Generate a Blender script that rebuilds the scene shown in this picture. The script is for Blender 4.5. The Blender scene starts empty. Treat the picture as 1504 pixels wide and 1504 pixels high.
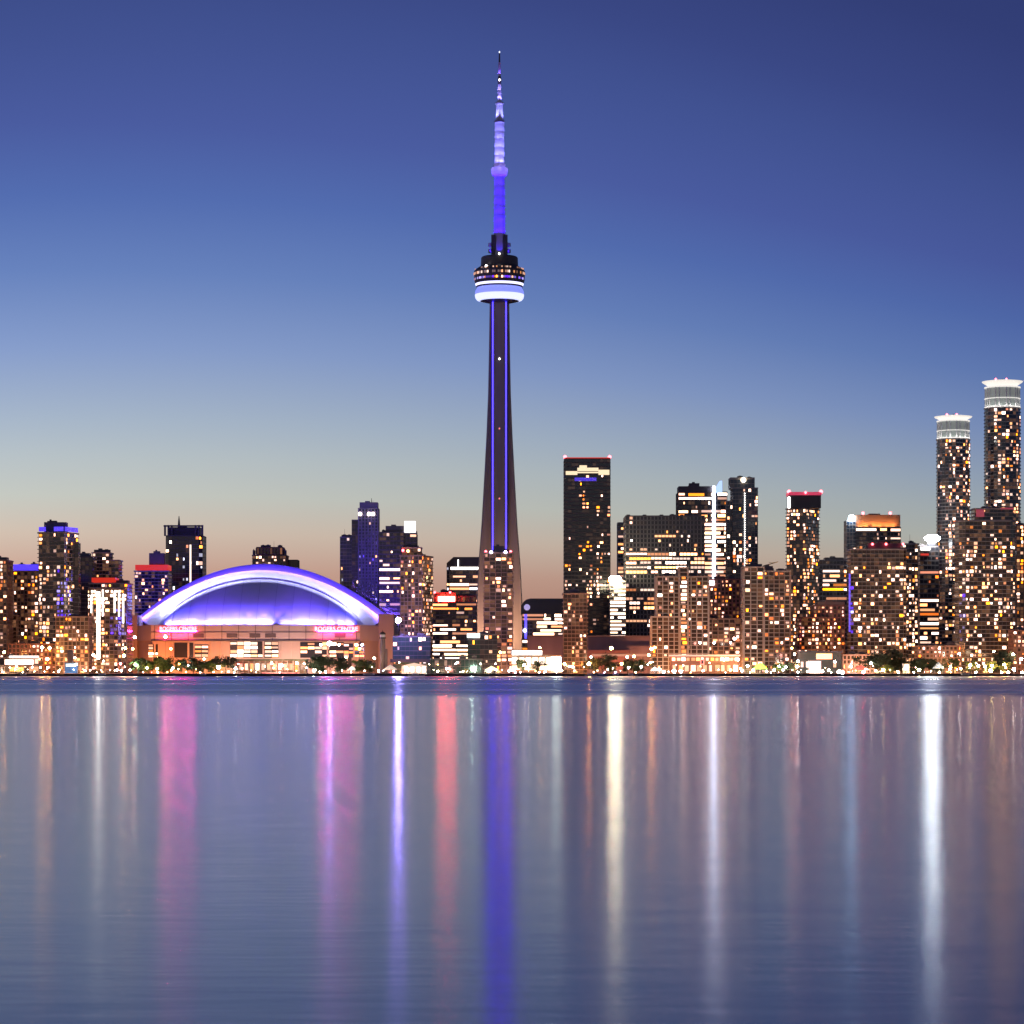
import bpy, bmesh, math, random
from mathutils import Vector, noise
random.seed(7)
R = math.radians
scene = bpy.context.scene
COL = scene.collection

# ------------------------------------------------------------------ camera
F = 3950.0            # focal length in photo pixels (photo is 1504 px wide)
CAMZ = 4.0
HZ = 985.0            # row of the true horizon
def X(px, Y): return (px - 752.0) / F * Y
def Z(py, Y): return CAMZ + (HZ - py) / F * Y
def M(px, Y): return px / F * Y
cam_d = bpy.data.cameras.new("camera")
cam = bpy.data.objects.new("camera", cam_d); COL.objects.link(cam)
cam.location = (0, 0, CAMZ); cam.rotation_euler = (R(90), 0, 0)
cam_d.sensor_width = 36.0; cam_d.lens = 36.0 * F / 1504.0
cam_d.shift_y = (HZ - 752.0) / 1504.0
cam_d.clip_start = 0.5; cam_d.clip_end = 90000
scene.camera = cam

# ------------------------------------------------------------------ world: dusk sky
def s2l(c):
    return tuple((v / 255 / 12.92) if v / 255 <= 0.04045 else ((v / 255 + 0.055) / 1.055) ** 2.4 for v in c)
world = bpy.data.worlds.new("World"); scene.world = world; world.use_nodes = True
wt = world.node_tree; wt.nodes.clear()
def N(nt, typ, **kw):
    n = nt.nodes.new(typ)
    for k, v in kw.items(): setattr(n, k, v)
    return n
def math_n(nt, op, a, b=None, clamp=False):
    n = N(nt, 'ShaderNodeMath', operation=op); n.use_clamp = clamp
    for i, v in enumerate((a, b)):
        if v is None: continue
        if isinstance(v, (int, float)): n.inputs[i].default_value = v
        else: nt.links.new(v, n.inputs[i])
    return n.outputs[0]
tc = N(wt, 'ShaderNodeTexCoord'); sp = N(wt, 'ShaderNodeSeparateXYZ'); wt.links.new(tc.outputs['Generated'], sp.inputs[0])
hx = math_n(wt, 'SQRT', math_n(wt, 'ADD', math_n(wt, 'MULTIPLY', sp.outputs[0], sp.outputs[0]), math_n(wt, 'MULTIPLY', sp.outputs[1], sp.outputs[1])))
hx = math_n(wt, 'MAXIMUM', hx, 0.001)
t = math_n(wt, 'DIVIDE', sp.outputs[2], hx)
u = math_n(wt, 'DIVIDE', sp.outputs[0], hx)
uc = math_n(wt, 'MINIMUM', math_n(wt, 'MAXIMUM', u, -0.22), 0.26)
fac = math_n(wt, 'ADD', math_n(wt, 'ADD', math_n(wt, 'MULTIPLY', uc, 0.9), 0.985), math_n(wt, 'MULTIPLY', math_n(wt, 'MULTIPLY', uc, uc), 3.2))
eff = math_n(wt, 'MULTIPLY', math_n(wt, 'MULTIPLY', t, fac), 1.0)
SKY_MAX = 1.5
ramp = N(wt, 'ShaderNodeValToRGB'); cr = ramp.color_ramp
stops = [(0.0, (168, 119, 104)), (0.0215, (178, 133, 117)), (0.034, (190, 153, 137)), (0.047, (197, 180, 165)),
         (0.0595, (186, 189, 182)), (0.073, (174, 184, 189)), (0.085, (160, 175, 193)), (0.110, (130, 152, 197)),
         (0.1354, (102, 129, 187)), (0.161, (83, 109, 176)), (0.186, (75, 93, 162)), (0.224, (65, 82, 146)),
         (0.2494, (58, 72, 133)), (0.29, (50, 62, 118)), (0.40, (42, 54, 104)), (0.7, (32, 42, 86)), (1.5, (24, 32, 70))]
def pos(v): return (v / SKY_MAX) ** 0.5          # square-root spacing keeps the low sky finely resolved
cr.elements[0].position = 0; cr.elements[0].color = s2l(stops[0][1]) + (1,)
cr.elements[1].position = 1; cr.elements[1].color = s2l(stops[-1][1]) + (1,)
for v, c in stops[1:-1]:
    e = cr.elements.new(pos(v)); e.color = s2l(c) + (1,)
en = math_n(wt, 'SQRT', math_n(wt, 'MAXIMUM', math_n(wt, 'DIVIDE', eff, SKY_MAX), 0.0), clamp=True)
wt.links.new(en, ramp.inputs[0])
low = math_n(wt, 'MAXIMUM', math_n(wt, 'SUBTRACT', 1.0, math_n(wt, 'MULTIPLY', t, 5.0)), -0.15)      # west to east contrast is strongest near the horizon
bright = math_n(wt, 'SUBTRACT', 0.97, math_n(wt, 'MULTIPLY', math_n(wt, 'MULTIPLY', uc, low), 1.4))
bg1 = N(wt, 'ShaderNodeBackground'); wt.links.new(ramp.outputs[0], bg1.inputs[0]); wt.links.new(bright, bg1.inputs[1])
sky = N(wt, 'ShaderNodeTexSky', sky_type='NISHITA'); sky.sun_disc = False
sky.sun_elevation = R(-4.0); sky.sun_rotation = R(-75)
bg2 = N(wt, 'ShaderNodeBackground'); wt.links.new(sky.outputs[0], bg2.inputs[0]); bg2.inputs[1].default_value = 0.02
add = N(wt, 'ShaderNodeAddShader'); wt.links.new(bg1.outputs[0], add.inputs[0]); wt.links.new(bg2.outputs[0], add.inputs[1])
wo = N(wt, 'ShaderNodeOutputWorld'); wt.links.new(add.outputs[0], wo.inputs[0])

sun_d = bpy.data.lights.new("sun", 'SUN'); sun_d.energy = 0.02; sun_d.angle = R(12); sun_d.color = (1, 0.75, 0.6)
sun = bpy.data.objects.new("sun", sun_d); COL.objects.link(sun); sun.rotation_euler = (R(86), 0, R(-75))

scene.view_settings.view_transform = 'Standard'; scene.view_settings.look = 'None'
scene.view_settings.exposure = 0.0; scene.view_settings.gamma = 1.0
scene.cycles.use_denoising = True
scene.cycles.max_bounces = 5; scene.cycles.diffuse_bounces = 2; scene.cycles.glossy_bounces = 3
scene.cycles.sample_clamp_indirect = 12.0

# ------------------------------------------------------------------ materials
MATS = {}
def principled(name, col, rough=0.7, metal=0.0, noise_amt=0.18, scale=0.15, stretch=(1, 1, 0.35)):
    if name in MATS: return MATS[name]
    m = bpy.data.materials.new(name); m.use_nodes = True; nt = m.node_tree
    b = nt.nodes['Principled BSDF']; b.inputs['Roughness'].default_value = rough; b.inputs['Metallic'].default_value = metal
    tcn = N(nt, 'ShaderNodeTexCoord'); mp = N(nt, 'ShaderNodeMapping'); mp.inputs['Scale'].default_value = stretch
    nz = N(nt, 'ShaderNodeTexNoise'); nz.inputs['Scale'].default_value = scale; nz.inputs['Detail'].default_value = 6
    nt.links.new(tcn.outputs['Object'], mp.inputs[0]); nt.links.new(mp.outputs[0], nz.inputs[0])
    mx = N(nt, 'ShaderNodeMix', data_type='RGBA'); mx.inputs[6].default_value = tuple(c * (1 - noise_amt) for c in col) + (1,)
    mx.inputs[7].default_value = tuple(min(1, c * (1 + noise_amt)) for c in col) + (1,)
    nt.links.new(nz.outputs[0], mx.inputs[0]); nt.links.new(mx.outputs[2], b.inputs['Base Color'])
    MATS[name] = m; return m
def emit(name, col, strength, base=(0.3, 0.3, 0.3), sample=True, vary=0.0):
    if name in MATS: return MATS[name]
    m = bpy.data.materials.new(name); m.use_nodes = True; nt = m.node_tree; b = nt.nodes['Principled BSDF']
    b.inputs['Base Color'].default_value = base + (1,); b.inputs['Roughness'].default_value = 0.4
    b.inputs['Emission Color'].default_value = col + (1,); b.inputs['Emission Strength'].default_value = strength
    if vary:
        oi = N(nt, 'ShaderNodeObjectInfo'); ge = N(nt, 'ShaderNodeNewGeometry')
        f = math_n(nt, 'FRACT', math_n(nt, 'ADD', oi.outputs['Random'], ge.outputs['Random Per Island']))
        f2 = math_n(nt, 'POWER', f, 2.6)
        nt.links.new(math_n(nt, 'MULTIPLY', math_n(nt, 'ADD', math_n(nt, 'MULTIPLY', f2, 2.5 * vary), 1 - 0.93 * vary), strength), b.inputs['Emission Strength'])
        hs = N(nt, 'ShaderNodeHueSaturation'); hs.inputs['Color'].default_value = col + (1,)
        g = math_n(nt, 'FRACT', math_n(nt, 'MULTIPLY', f, 7.31))
        nt.links.new(math_n(nt, 'ADD', math_n(nt, 'MULTIPLY', g, 0.7), 0.6), hs.inputs['Saturation'])
        nt.links.new(hs.outputs[0], b.inputs['Emission Color'])
    if not sample: m.cycles.emission_sampling = 'NONE'
    MATS[name] = m; return m
def glass(name, col, rough=0.12):
    if name in MATS: return MATS[name]
    m = bpy.data.materials.new(name); m.use_nodes = True; nt = m.node_tree; b = nt.nodes['Principled BSDF']
    b.inputs['Base Color'].default_value = col + (1,); b.inputs['Roughness'].default_value = rough
    b.inputs['Specular IOR Level'].default_value = 0.5
    at = N(nt, 'ShaderNodeAttribute', attribute_name='glow'); nt.links.new(at.outputs['Color'], b.inputs['Emission Color'])
    b.inputs['Emission Strength'].default_value = 1.0
    m.cycles.emission_sampling = 'NONE'
    MATS[name] = m; return m

CONC = principled('concrete_grey', (0.30, 0.28, 0.27)); CONCB = principled('concrete_brown', (0.30, 0.20, 0.15))
CONCL = principled('concrete_pale', (0.38, 0.33, 0.29)); CONCD = principled('concrete_dark', (0.13, 0.115, 0.115))
BRICK = principled('brick_red', (0.26, 0.11, 0.08)); BLACK = principled('black_metal', (0.03, 0.03, 0.035), 0.5)
ROOF = principled('roof_membrane', (0.09, 0.09, 0.095)); WHITEP = principled('white_panel', (0.75, 0.75, 0.76), 0.5)
STEEL = principled('steel', (0.35, 0.35, 0.37), 0.4, 0.6); VLIT = principled('concrete_violet_lit', (0.26, 0.23, 0.36))
GLD = glass('glass_dark', (0.03, 0.032, 0.04)); GLB = glass('glass_blue', (0.03, 0.045, 0.07)); GLW = glass('glass_brown', (0.055, 0.04, 0.032))
GLG = glass('glass_green', (0.03, 0.06, 0.055))

WIN = {
 'warm':   emit('window_warm', (1.0, 0.38, 0.17), 4.05, sample=False, vary=0.9),
 'white':  emit('window_white', (1.0, 0.52, 0.31), 4.42, sample=False, vary=0.8),
 'orange': emit('window_orange', (1.0, 0.25, 0.085), 3.24, sample=False, vary=0.9),
 'amber':  emit('window_amber', (1.0, 0.33, 0.12), 3.51, sample=False, vary=0.8),
 'cool':   emit('window_cool', (0.85, 0.85, 1.0), 2.0, sample=False, vary=0.8),
 'violet': emit('window_violet', (0.12, 0.055, 1.0), 1.6, sample=False, vary=0.9),
 'bright': emit('window_bright', (1.0, 0.66, 0.44), 7.5, sample=False, vary=0.6),
 'dimwarm': emit('window_dim', (1.0, 0.40, 0.18), 0.8, sample=False, vary=0.9),
}
E_VIOLET = emit('led_violet', (0.020, 0.013, 1.0), 13.0)
E_VIOLET_CROWN = emit('led_violet_crown', (0.07, 0.035, 1.0), 1.15)
E_RED = emit('led_red', (1.0, 0.045, 0.02), 0.62, (0.04, 0.01, 0.01))
E_REDLAMP = emit('lamp_red', (1.0, 0.08, 0.10), 12.0)
E_WHITE = emit('led_white', (1.0, 0.93, 0.85), 5.0)

# ------------------------------------------------------------------ mesh helpers
def tag(o, label=None, cat=None, group=None, kind=None):
    if label: o['label'] = label
    if cat: o['category'] = cat
    if group: o['group'] = group
    if kind: o['kind'] = kind
    return o
def mesh_obj(name, verts, faces, mats, parent=None, midx=None, smooth=False, glow=None):
    me = bpy.data.meshes.new(name); me.from_pydata(verts, [], faces)
    for m in (mats if isinstance(mats, (list, tuple)) else [mats]): me.materials.append(m)
    if midx: me.polygons.foreach_set('material_index', midx)
    if glow is not None:
        a = me.attributes.new('glow', 'FLOAT_COLOR', 'FACE')
        a.data.foreach_set('color', [c for g in glow for c in (g[0], g[1], g[2], 1.0)])
    if smooth: me.polygons.foreach_set('use_smooth', [True] * len(me.polygons))
    me.validate(); me.update()
    o = bpy.data.objects.new(name, me); COL.objects.link(o)
    if parent: o.parent = parent
    return o
def empty(name, loc, label, cat, group=None):
    o = bpy.data.objects.new(name, None); COL.objects.link(o); o.location = loc
    return tag(o, label, cat, group)
class MB:
    def __init__(s): s.v = []; s.f = []; s.m = []
    def box(s, x0, x1, y0, y1, z0, z1, m=0):
        b = len(s.v)
        s.v += [(x0, y0, z0), (x1, y0, z0), (x1, y1, z0), (x0, y1, z0), (x0, y0, z1), (x1, y0, z1), (x1, y1, z1), (x0, y1, z1)]
        for q in ((0, 3, 2, 1), (4, 5, 6, 7), (0, 1, 5, 4), (1, 2, 6, 5), (2, 3, 7, 6), (3, 0, 4, 7)):
            s.f.append(tuple(b + i for i in q)); s.m.append(m)
        return s
    def lathe(s, prof, cx=0, cy=0, n=24, m=0, rot=0.0):
        b = len(s.v)
        for r, z in prof:
            for k in range(n):
                a = rot + 2 * math.pi * k / n; s.v.append((cx + r * math.cos(a), cy + r * math.sin(a), z))
        for i in range(len(prof) - 1):
            for k in range(n):
                s.f.append((b + i * n + k, b + i * n + (k + 1) % n, b + (i + 1) * n + (k + 1) % n, b + (i + 1) * n + k)); s.m.append(m)
        s.f.append(tuple(b + k for k in reversed(range(n)))); s.m.append(m)
        s.f.append(tuple(b + (len(prof) - 1) * n + k for k in range(n))); s.m.append(m)
        return s
    def tube(s, p0, p1, r0, r1=None, n=6, m=0):
        r1 = r0 if r1 is None else r1
        p0, p1 = Vector(p0), Vector(p1); d = (p1 - p0).normalized()
        a = d.orthogonal().normalized(); c = d.cross(a); b = len(s.v)
        for p, r in ((p0, r0), (p1, r1)):
            for k in range(n):
                an = 2 * math.pi * k / n; s.v.append(tuple(p + a * r * math.cos(an) + c * r * math.sin(an)))
        for k in range(n):
            s.f.append((b + k, b + (k + 1) % n, b + n + (k + 1) % n, b + n + k)); s.m.append(m)
        s.f.append(tuple(b + k for k in reversed(range(n)))); s.m.append(m)
        s.f.append(tuple(b + n + k for k in range(n))); s.m.append(m)
        return s
    def prism(s, poly, z0, z1, m=0):
        b = len(s.v); n = len(poly)
        s.v += [(p[0], p[1], z0) for p in poly] + [(p[0], p[1], z1) for p in poly]
        for k in range(n): s.f.append((b + k, b + (k + 1) % n, b + n + (k + 1) % n, b + n + k)); s.m.append(m)
        s.f.append(tuple(b + k for k in reversed(range(n)))); s.m.append(m)
        s.f.append(tuple(b + n + k for k in range(n))); s.m.append(m)
        return s
    def prism_y(s, prof, y0, y1, m=0):            # outline in x,z pushed along y (outline counter-clockwise seen from the front)
        b = len(s.v); n = len(prof)
        s.v += [(p[0], y0, p[1]) for p in prof] + [(p[0], y1, p[1]) for p in prof]
        for k in range(n): s.f.append((b + (k + 1) % n, b + k, b + n + k, b + n + (k + 1) % n)); s.m.append(m)
        s.f.append(tuple(b + k for k in range(n))); s.m.append(m)
        s.f.append(tuple(b + n + k for k in reversed(range(n)))); s.m.append(m)
        return s
    def build(s, name, mats, parent=None, smooth=False, glow=None):
        return mesh_obj(name, s.v, s.f, mats, parent, s.m, smooth, glow)
def light(name, kind, loc, power, col, parent=None, target=None, size=1.0, size_y=None, spot=None, spread=None):
    d = bpy.data.lights.new(name, kind); d.energy = power; d.color = col
    if kind == 'AREA':
        d.size = size
        if spread: d.spread = R(spread)
        if size_y: d.shape = 'RECTANGLE'; d.size_y = size_y
    else: d.shadow_soft_size = size
    if spot: d.spot_size = R(spot); d.spot_blend = 0.6
    o = bpy.data.objects.new(name, d); COL.objects.link(o); o.location = loc
    if parent: o.parent = parent
    if target is not None:
        o.rotation_euler = (Vector(target) - Vector(loc)).to_track_quat('-Z', 'Y').to_euler()
    return o

# ------------------------------------------------------------------ water, ground, quay
SHORE = 1900.0; G0 = 1.6
def water_material():
    m = bpy.data.materials.new('lake_water'); m.use_nodes = True; nt = m.node_tree; nt.nodes.clear(); L = nt.links.new
    ge = N(nt, 'ShaderNodeNewGeometry'); sp = N(nt, 'ShaderNodeSeparateXYZ'); L(ge.outputs['Position'], sp.inputs[0])
    # breeze patch beyond ~430 m: rougher water, in long drifting bands
    mpb = N(nt, 'ShaderNodeMapping'); mpb.inputs['Scale'].default_value = (0.0012, 0.0, 0.0); L(ge.outputs['Position'], mpb.inputs[0])
    nb = N(nt, 'ShaderNodeTexNoise'); nb.inputs['Scale'].default_value = 1.0; L(mpb.outputs[0], nb.inputs[0])
    yy = math_n(nt, 'ADD', sp.outputs[1], math_n(nt, 'MULTIPLY', math_n(nt, 'SUBTRACT', nb.outputs[0], 0.5), 90))
    mr = N(nt, 'ShaderNodeMapRange', interpolation_type='SMOOTHSTEP'); mr.inputs[1].default_value = 385; mr.inputs[2].default_value = 500
    L(yy, mr.inputs[0])
    # calm slicks inside the breeze band
    mps = N(nt, 'ShaderNodeMapping'); mps.inputs['Scale'].default_value = (0.0006, 0.011, 0.0); L(ge.outputs['Position'], mps.inputs[0])
    ns = N(nt, 'ShaderNodeTexNoise'); ns.inputs['Scale'].default_value = 1.0; ns.inputs['Detail'].default_value = 3; L(mps.outputs[0], ns.inputs[0])
    wob = math_n(nt, 'ADD', sp.outputs[1], math_n(nt, 'MULTIPLY', math_n(nt, 'SUBTRACT', ns.outputs[0], 0.5), 120))
    def slick(y0, half):
        d = math_n(nt, 'ABSOLUTE', math_n(nt, 'SUBTRACT', wob, y0))
        q = N(nt, 'ShaderNodeMapRange', interpolation_type='SMOOTHSTEP'); q.inputs[1].default_value = half * 1.5; q.inputs[2].default_value = half * 0.5; L(d, q.inputs[0]); return q.outputs[0]
    sl = math_n(nt, 'MAXIMUM', math_n(nt, 'MAXIMUM', slick(820, 22), slick(1250, 60)), math_n(nt, 'MULTIPLY', slick(560, 12), 0.8))
    breeze = math_n(nt, 'MULTIPLY', mr.outputs[0], math_n(nt, 'SUBTRACT', 1.0, math_n(nt, 'MULTIPLY', sl, 0.75)))
    rough = math_n(nt, 'ADD', 0.165, math_n(nt, 'MULTIPLY', breeze, 0.13))
    # ripples: crests run across the view, two sizes
    def rip(sx, sy, det):
        mp = N(nt, 'ShaderNodeMapping'); mp.inputs['Scale'].default_value = (sx, sy, 0); L(ge.outputs['Position'], mp.inputs[0])
        n = N(nt, 'ShaderNodeTexNoise'); n.inputs['Scale'].default_value = 1.0; n.inputs['Detail'].default_value = det; L(mp.outputs[0], n.inputs[0])
        s = N(nt, 'ShaderNodeSeparateColor'); L(n.outputs['Color'], s.inputs[0]); return s
    a, b = rip(0.5, 3.4, 3), rip(0.02, 0.10, 3)
    def cen(o, k): return math_n(nt, 'MULTIPLY', math_n(nt, 'SUBTRACT', o, 0.5), k)
    ty = math_n(nt, 'ADD', cen(a.outputs[1], 0.022), cen(b.outputs[1], 0.003))
    tx = math_n(nt, 'ADD', cen(a.outputs[0], 0.014), cen(b.outputs[0], 0.003))
    cv = N(nt, 'ShaderNodeCombineXYZ'); L(tx, cv.inputs[0]); L(ty, cv.inputs[1]); cv.inputs[2].default_value = 1
    vn = N(nt, 'ShaderNodeVectorMath', operation='NORMALIZE'); L(cv.outputs[0], vn.inputs[0])
    gl = N(nt, 'ShaderNodeBsdfAnisotropic'); gl.distribution = 'GGX'; gl.inputs['Color'].default_value = (0.89, 0.935, 0.98, 1)
    L(rough, gl.inputs['Roughness']); gl.inputs['Anisotropy'].default_value = 0.22; L(vn.outputs[0], gl.inputs['Normal'])
    tg = N(nt, 'ShaderNodeCombineXYZ'); tg.inputs[0].default_value = 1; L(tg.outputs[0], gl.inputs['Tangent'])
    df = N(nt, 'ShaderNodeBsdfDiffuse'); df.inputs['Color'].default_value = (0.012, 0.032, 0.085, 1)
    fr = N(nt, 'ShaderNodeFresnel'); fr.inputs['IOR'].default_value = 1.33; L(vn.outputs[0], fr.inputs['Normal'])
    mx = N(nt, 'ShaderNodeMixShader'); L(fr.outputs[0], mx.inputs[0]); L(df.outputs[0], mx.inputs[1]); L(gl.outputs[0], mx.inputs[2])
    o = N(nt, 'ShaderNodeOutputMaterial'); L(mx.outputs[0], o.inputs[0]); return m
tag(mesh_obj('water', [(-9000, -4000, 0), (9000, -4000, 0), (9000, SHORE + 1, 0), (-9000, SHORE + 1, 0)], [(0, 1, 2, 3)], water_material()), kind='structure')
ASPH = principled('asphalt', (0.06, 0.058, 0.056), 0.85, scale=0.05, stretch=(1, 1, 1))
PAVE = principled('promenade_paving', (0.24, 0.21, 0.18), 0.8, scale=0.2, stretch=(1, 1, 1))
QUAY = principled('quay_stone', (0.05, 0.048, 0.045), 0.9, scale=0.6)
tag(mesh_obj('ground', [(-30000, SHORE + 0.8, G0), (30000, SHORE + 0.8, G0), (30000, 60000, G0), (-30000, 60000, G0)], [(0, 1, 2, 3)], ASPH), kind='structure')
tag(MB().box(-9000, 9000, SHORE, SHORE + 1.2, -3, G0 + 0.15).build('quay', QUAY), kind='structure')
tag(mesh_obj('promenade', [(-9000, SHORE + 1.2, G0 + 0.02), (9000, SHORE + 1.2, G0 + 0.02), (9000, SHORE + 26, G0 + 0.02), (-9000, SHORE + 26, G0 + 0.02)], [(0, 1, 2, 3)], PAVE), kind='structure')

# ------------------------------------------------------------------ buildings
OCC = []          # what hides what: (x0, x1, ytop, Y)
BUILD = []
JOBS = []         # windows waiting to be set
STY = {
 'condo_brown': dict(fh=2.9, bay=2.9, pier=0.45, proud=0.25, slab=0.7, sh=0.45, mats=[CONCB, GLW, CONCB, ROOF], lit=0.34, pal='warm*5 white*3 orange*3', dim=(0.6, 0.22, (1, .42, .2))),
 'condo_dark':  dict(fh=3.0, bay=3.0, pier=0.25, proud=0.08, slab=0.9, sh=0.5, mats=[CONC, GLD, CONCD, ROOF], lit=0.32, pal='warm*5 white*5 orange*1', dim=(0.45, 0.14, (1, .45, .22))),
 'condo_grid':  dict(fh=3.0, bay=5.4, pier=0.7, proud=1.0, slab=0.9, sh=0.55, mats=[CONCL, GLW, CONCL, ROOF], lit=0.30, pal='warm*6 white*3 orange*2', dim=(0.5, 0.14, (1, .42, .2))),
 'glass_dark':  dict(fh=3.4, bay=3.2, pier=0.3, proud=0.12, slab=0.12, sh=0.35, mats=[CONCD, GLD, BLACK, ROOF], lit=0.14, pal='warm*4 white*4', dim=(0.2, 0.04, (1, .5, .3))),
 'glass_blue':  dict(fh=3.4, bay=3.0, pier=0.3, proud=0.12, slab=0.2, sh=0.4, mats=[CONC, GLB, CONCD, ROOF], lit=0.11, pal='warm*4 white*5 cool*1', dim=(0.2, 0.04, (1, .6, .4))),
 'office':      dict(fh=3.9, bay=3.2, pier=0.35, proud=0.12, slab=0.15, sh=1.2, mats=[CONCD, GLD, CONCD, ROOF], lit=0.52, pal='white*5 warm*5', dim=(0.4, 0.10, (1, .5, .25)), run=True),
 'brick':       dict(fh=3.0, bay=3.0, pier=1.1, proud=0.15, slab=0.1, sh=0.9, mats=[BRICK, GLW, BRICK, ROOF], lit=0.32, pal='orange*4 warm*5 white*1', dim=(0.5, 0.25, (1, .4, .15))),
}
def poly_area(p): return sum(p[i][0] * p[(i + 1) % len(p)][1] - p[(i + 1) % len(p)][0] * p[i][1] for i in range(len(p))) / 2
def plan(poly, bay, pier, proud, slab):
    if poly_area(poly) < 0: poly = poly[::-1]
    n = len(poly); P = [Vector(p) for p in poly]
    nor = []
    for i in range(n):
        d = (P[(i + 1) % n] - P[i]).normalized(); nor.append(Vector((d.y, -d.x)))
    G, S, K, NO = [], [], [], []
    for i in range(n):
        A, B = P[i], P[(i + 1) % n]; n0, n1 = nor[i - 1], nor[i]; Ln = (B - A).length; d = (B - A) / Ln
        mit = (n0 + n1) / max(0.2, 1 + n0.dot(n1))
        nb = max(1, round(Ln / bay)); w = Ln / nb; hp = min(pier / 2, w * 0.3)
        G.append(A + mit * proud); S.append(A + mit * slab); K.append('p'); NO.append(n1)
        for k in range(nb):
            a, b = k * w + hp, (k + 1) * w - hp
            for tt, out, kk in ((a, proud, 'p'), (a, 0, 'g'), (b, 0, 'p'), (b, proud, 'p')):
                G.append(A + d * tt + nor[i] * out); S.append(A + d * tt + nor[i] * slab); K.append(kk); NO.append(nor[i])
    return G, S, K, NO
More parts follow.
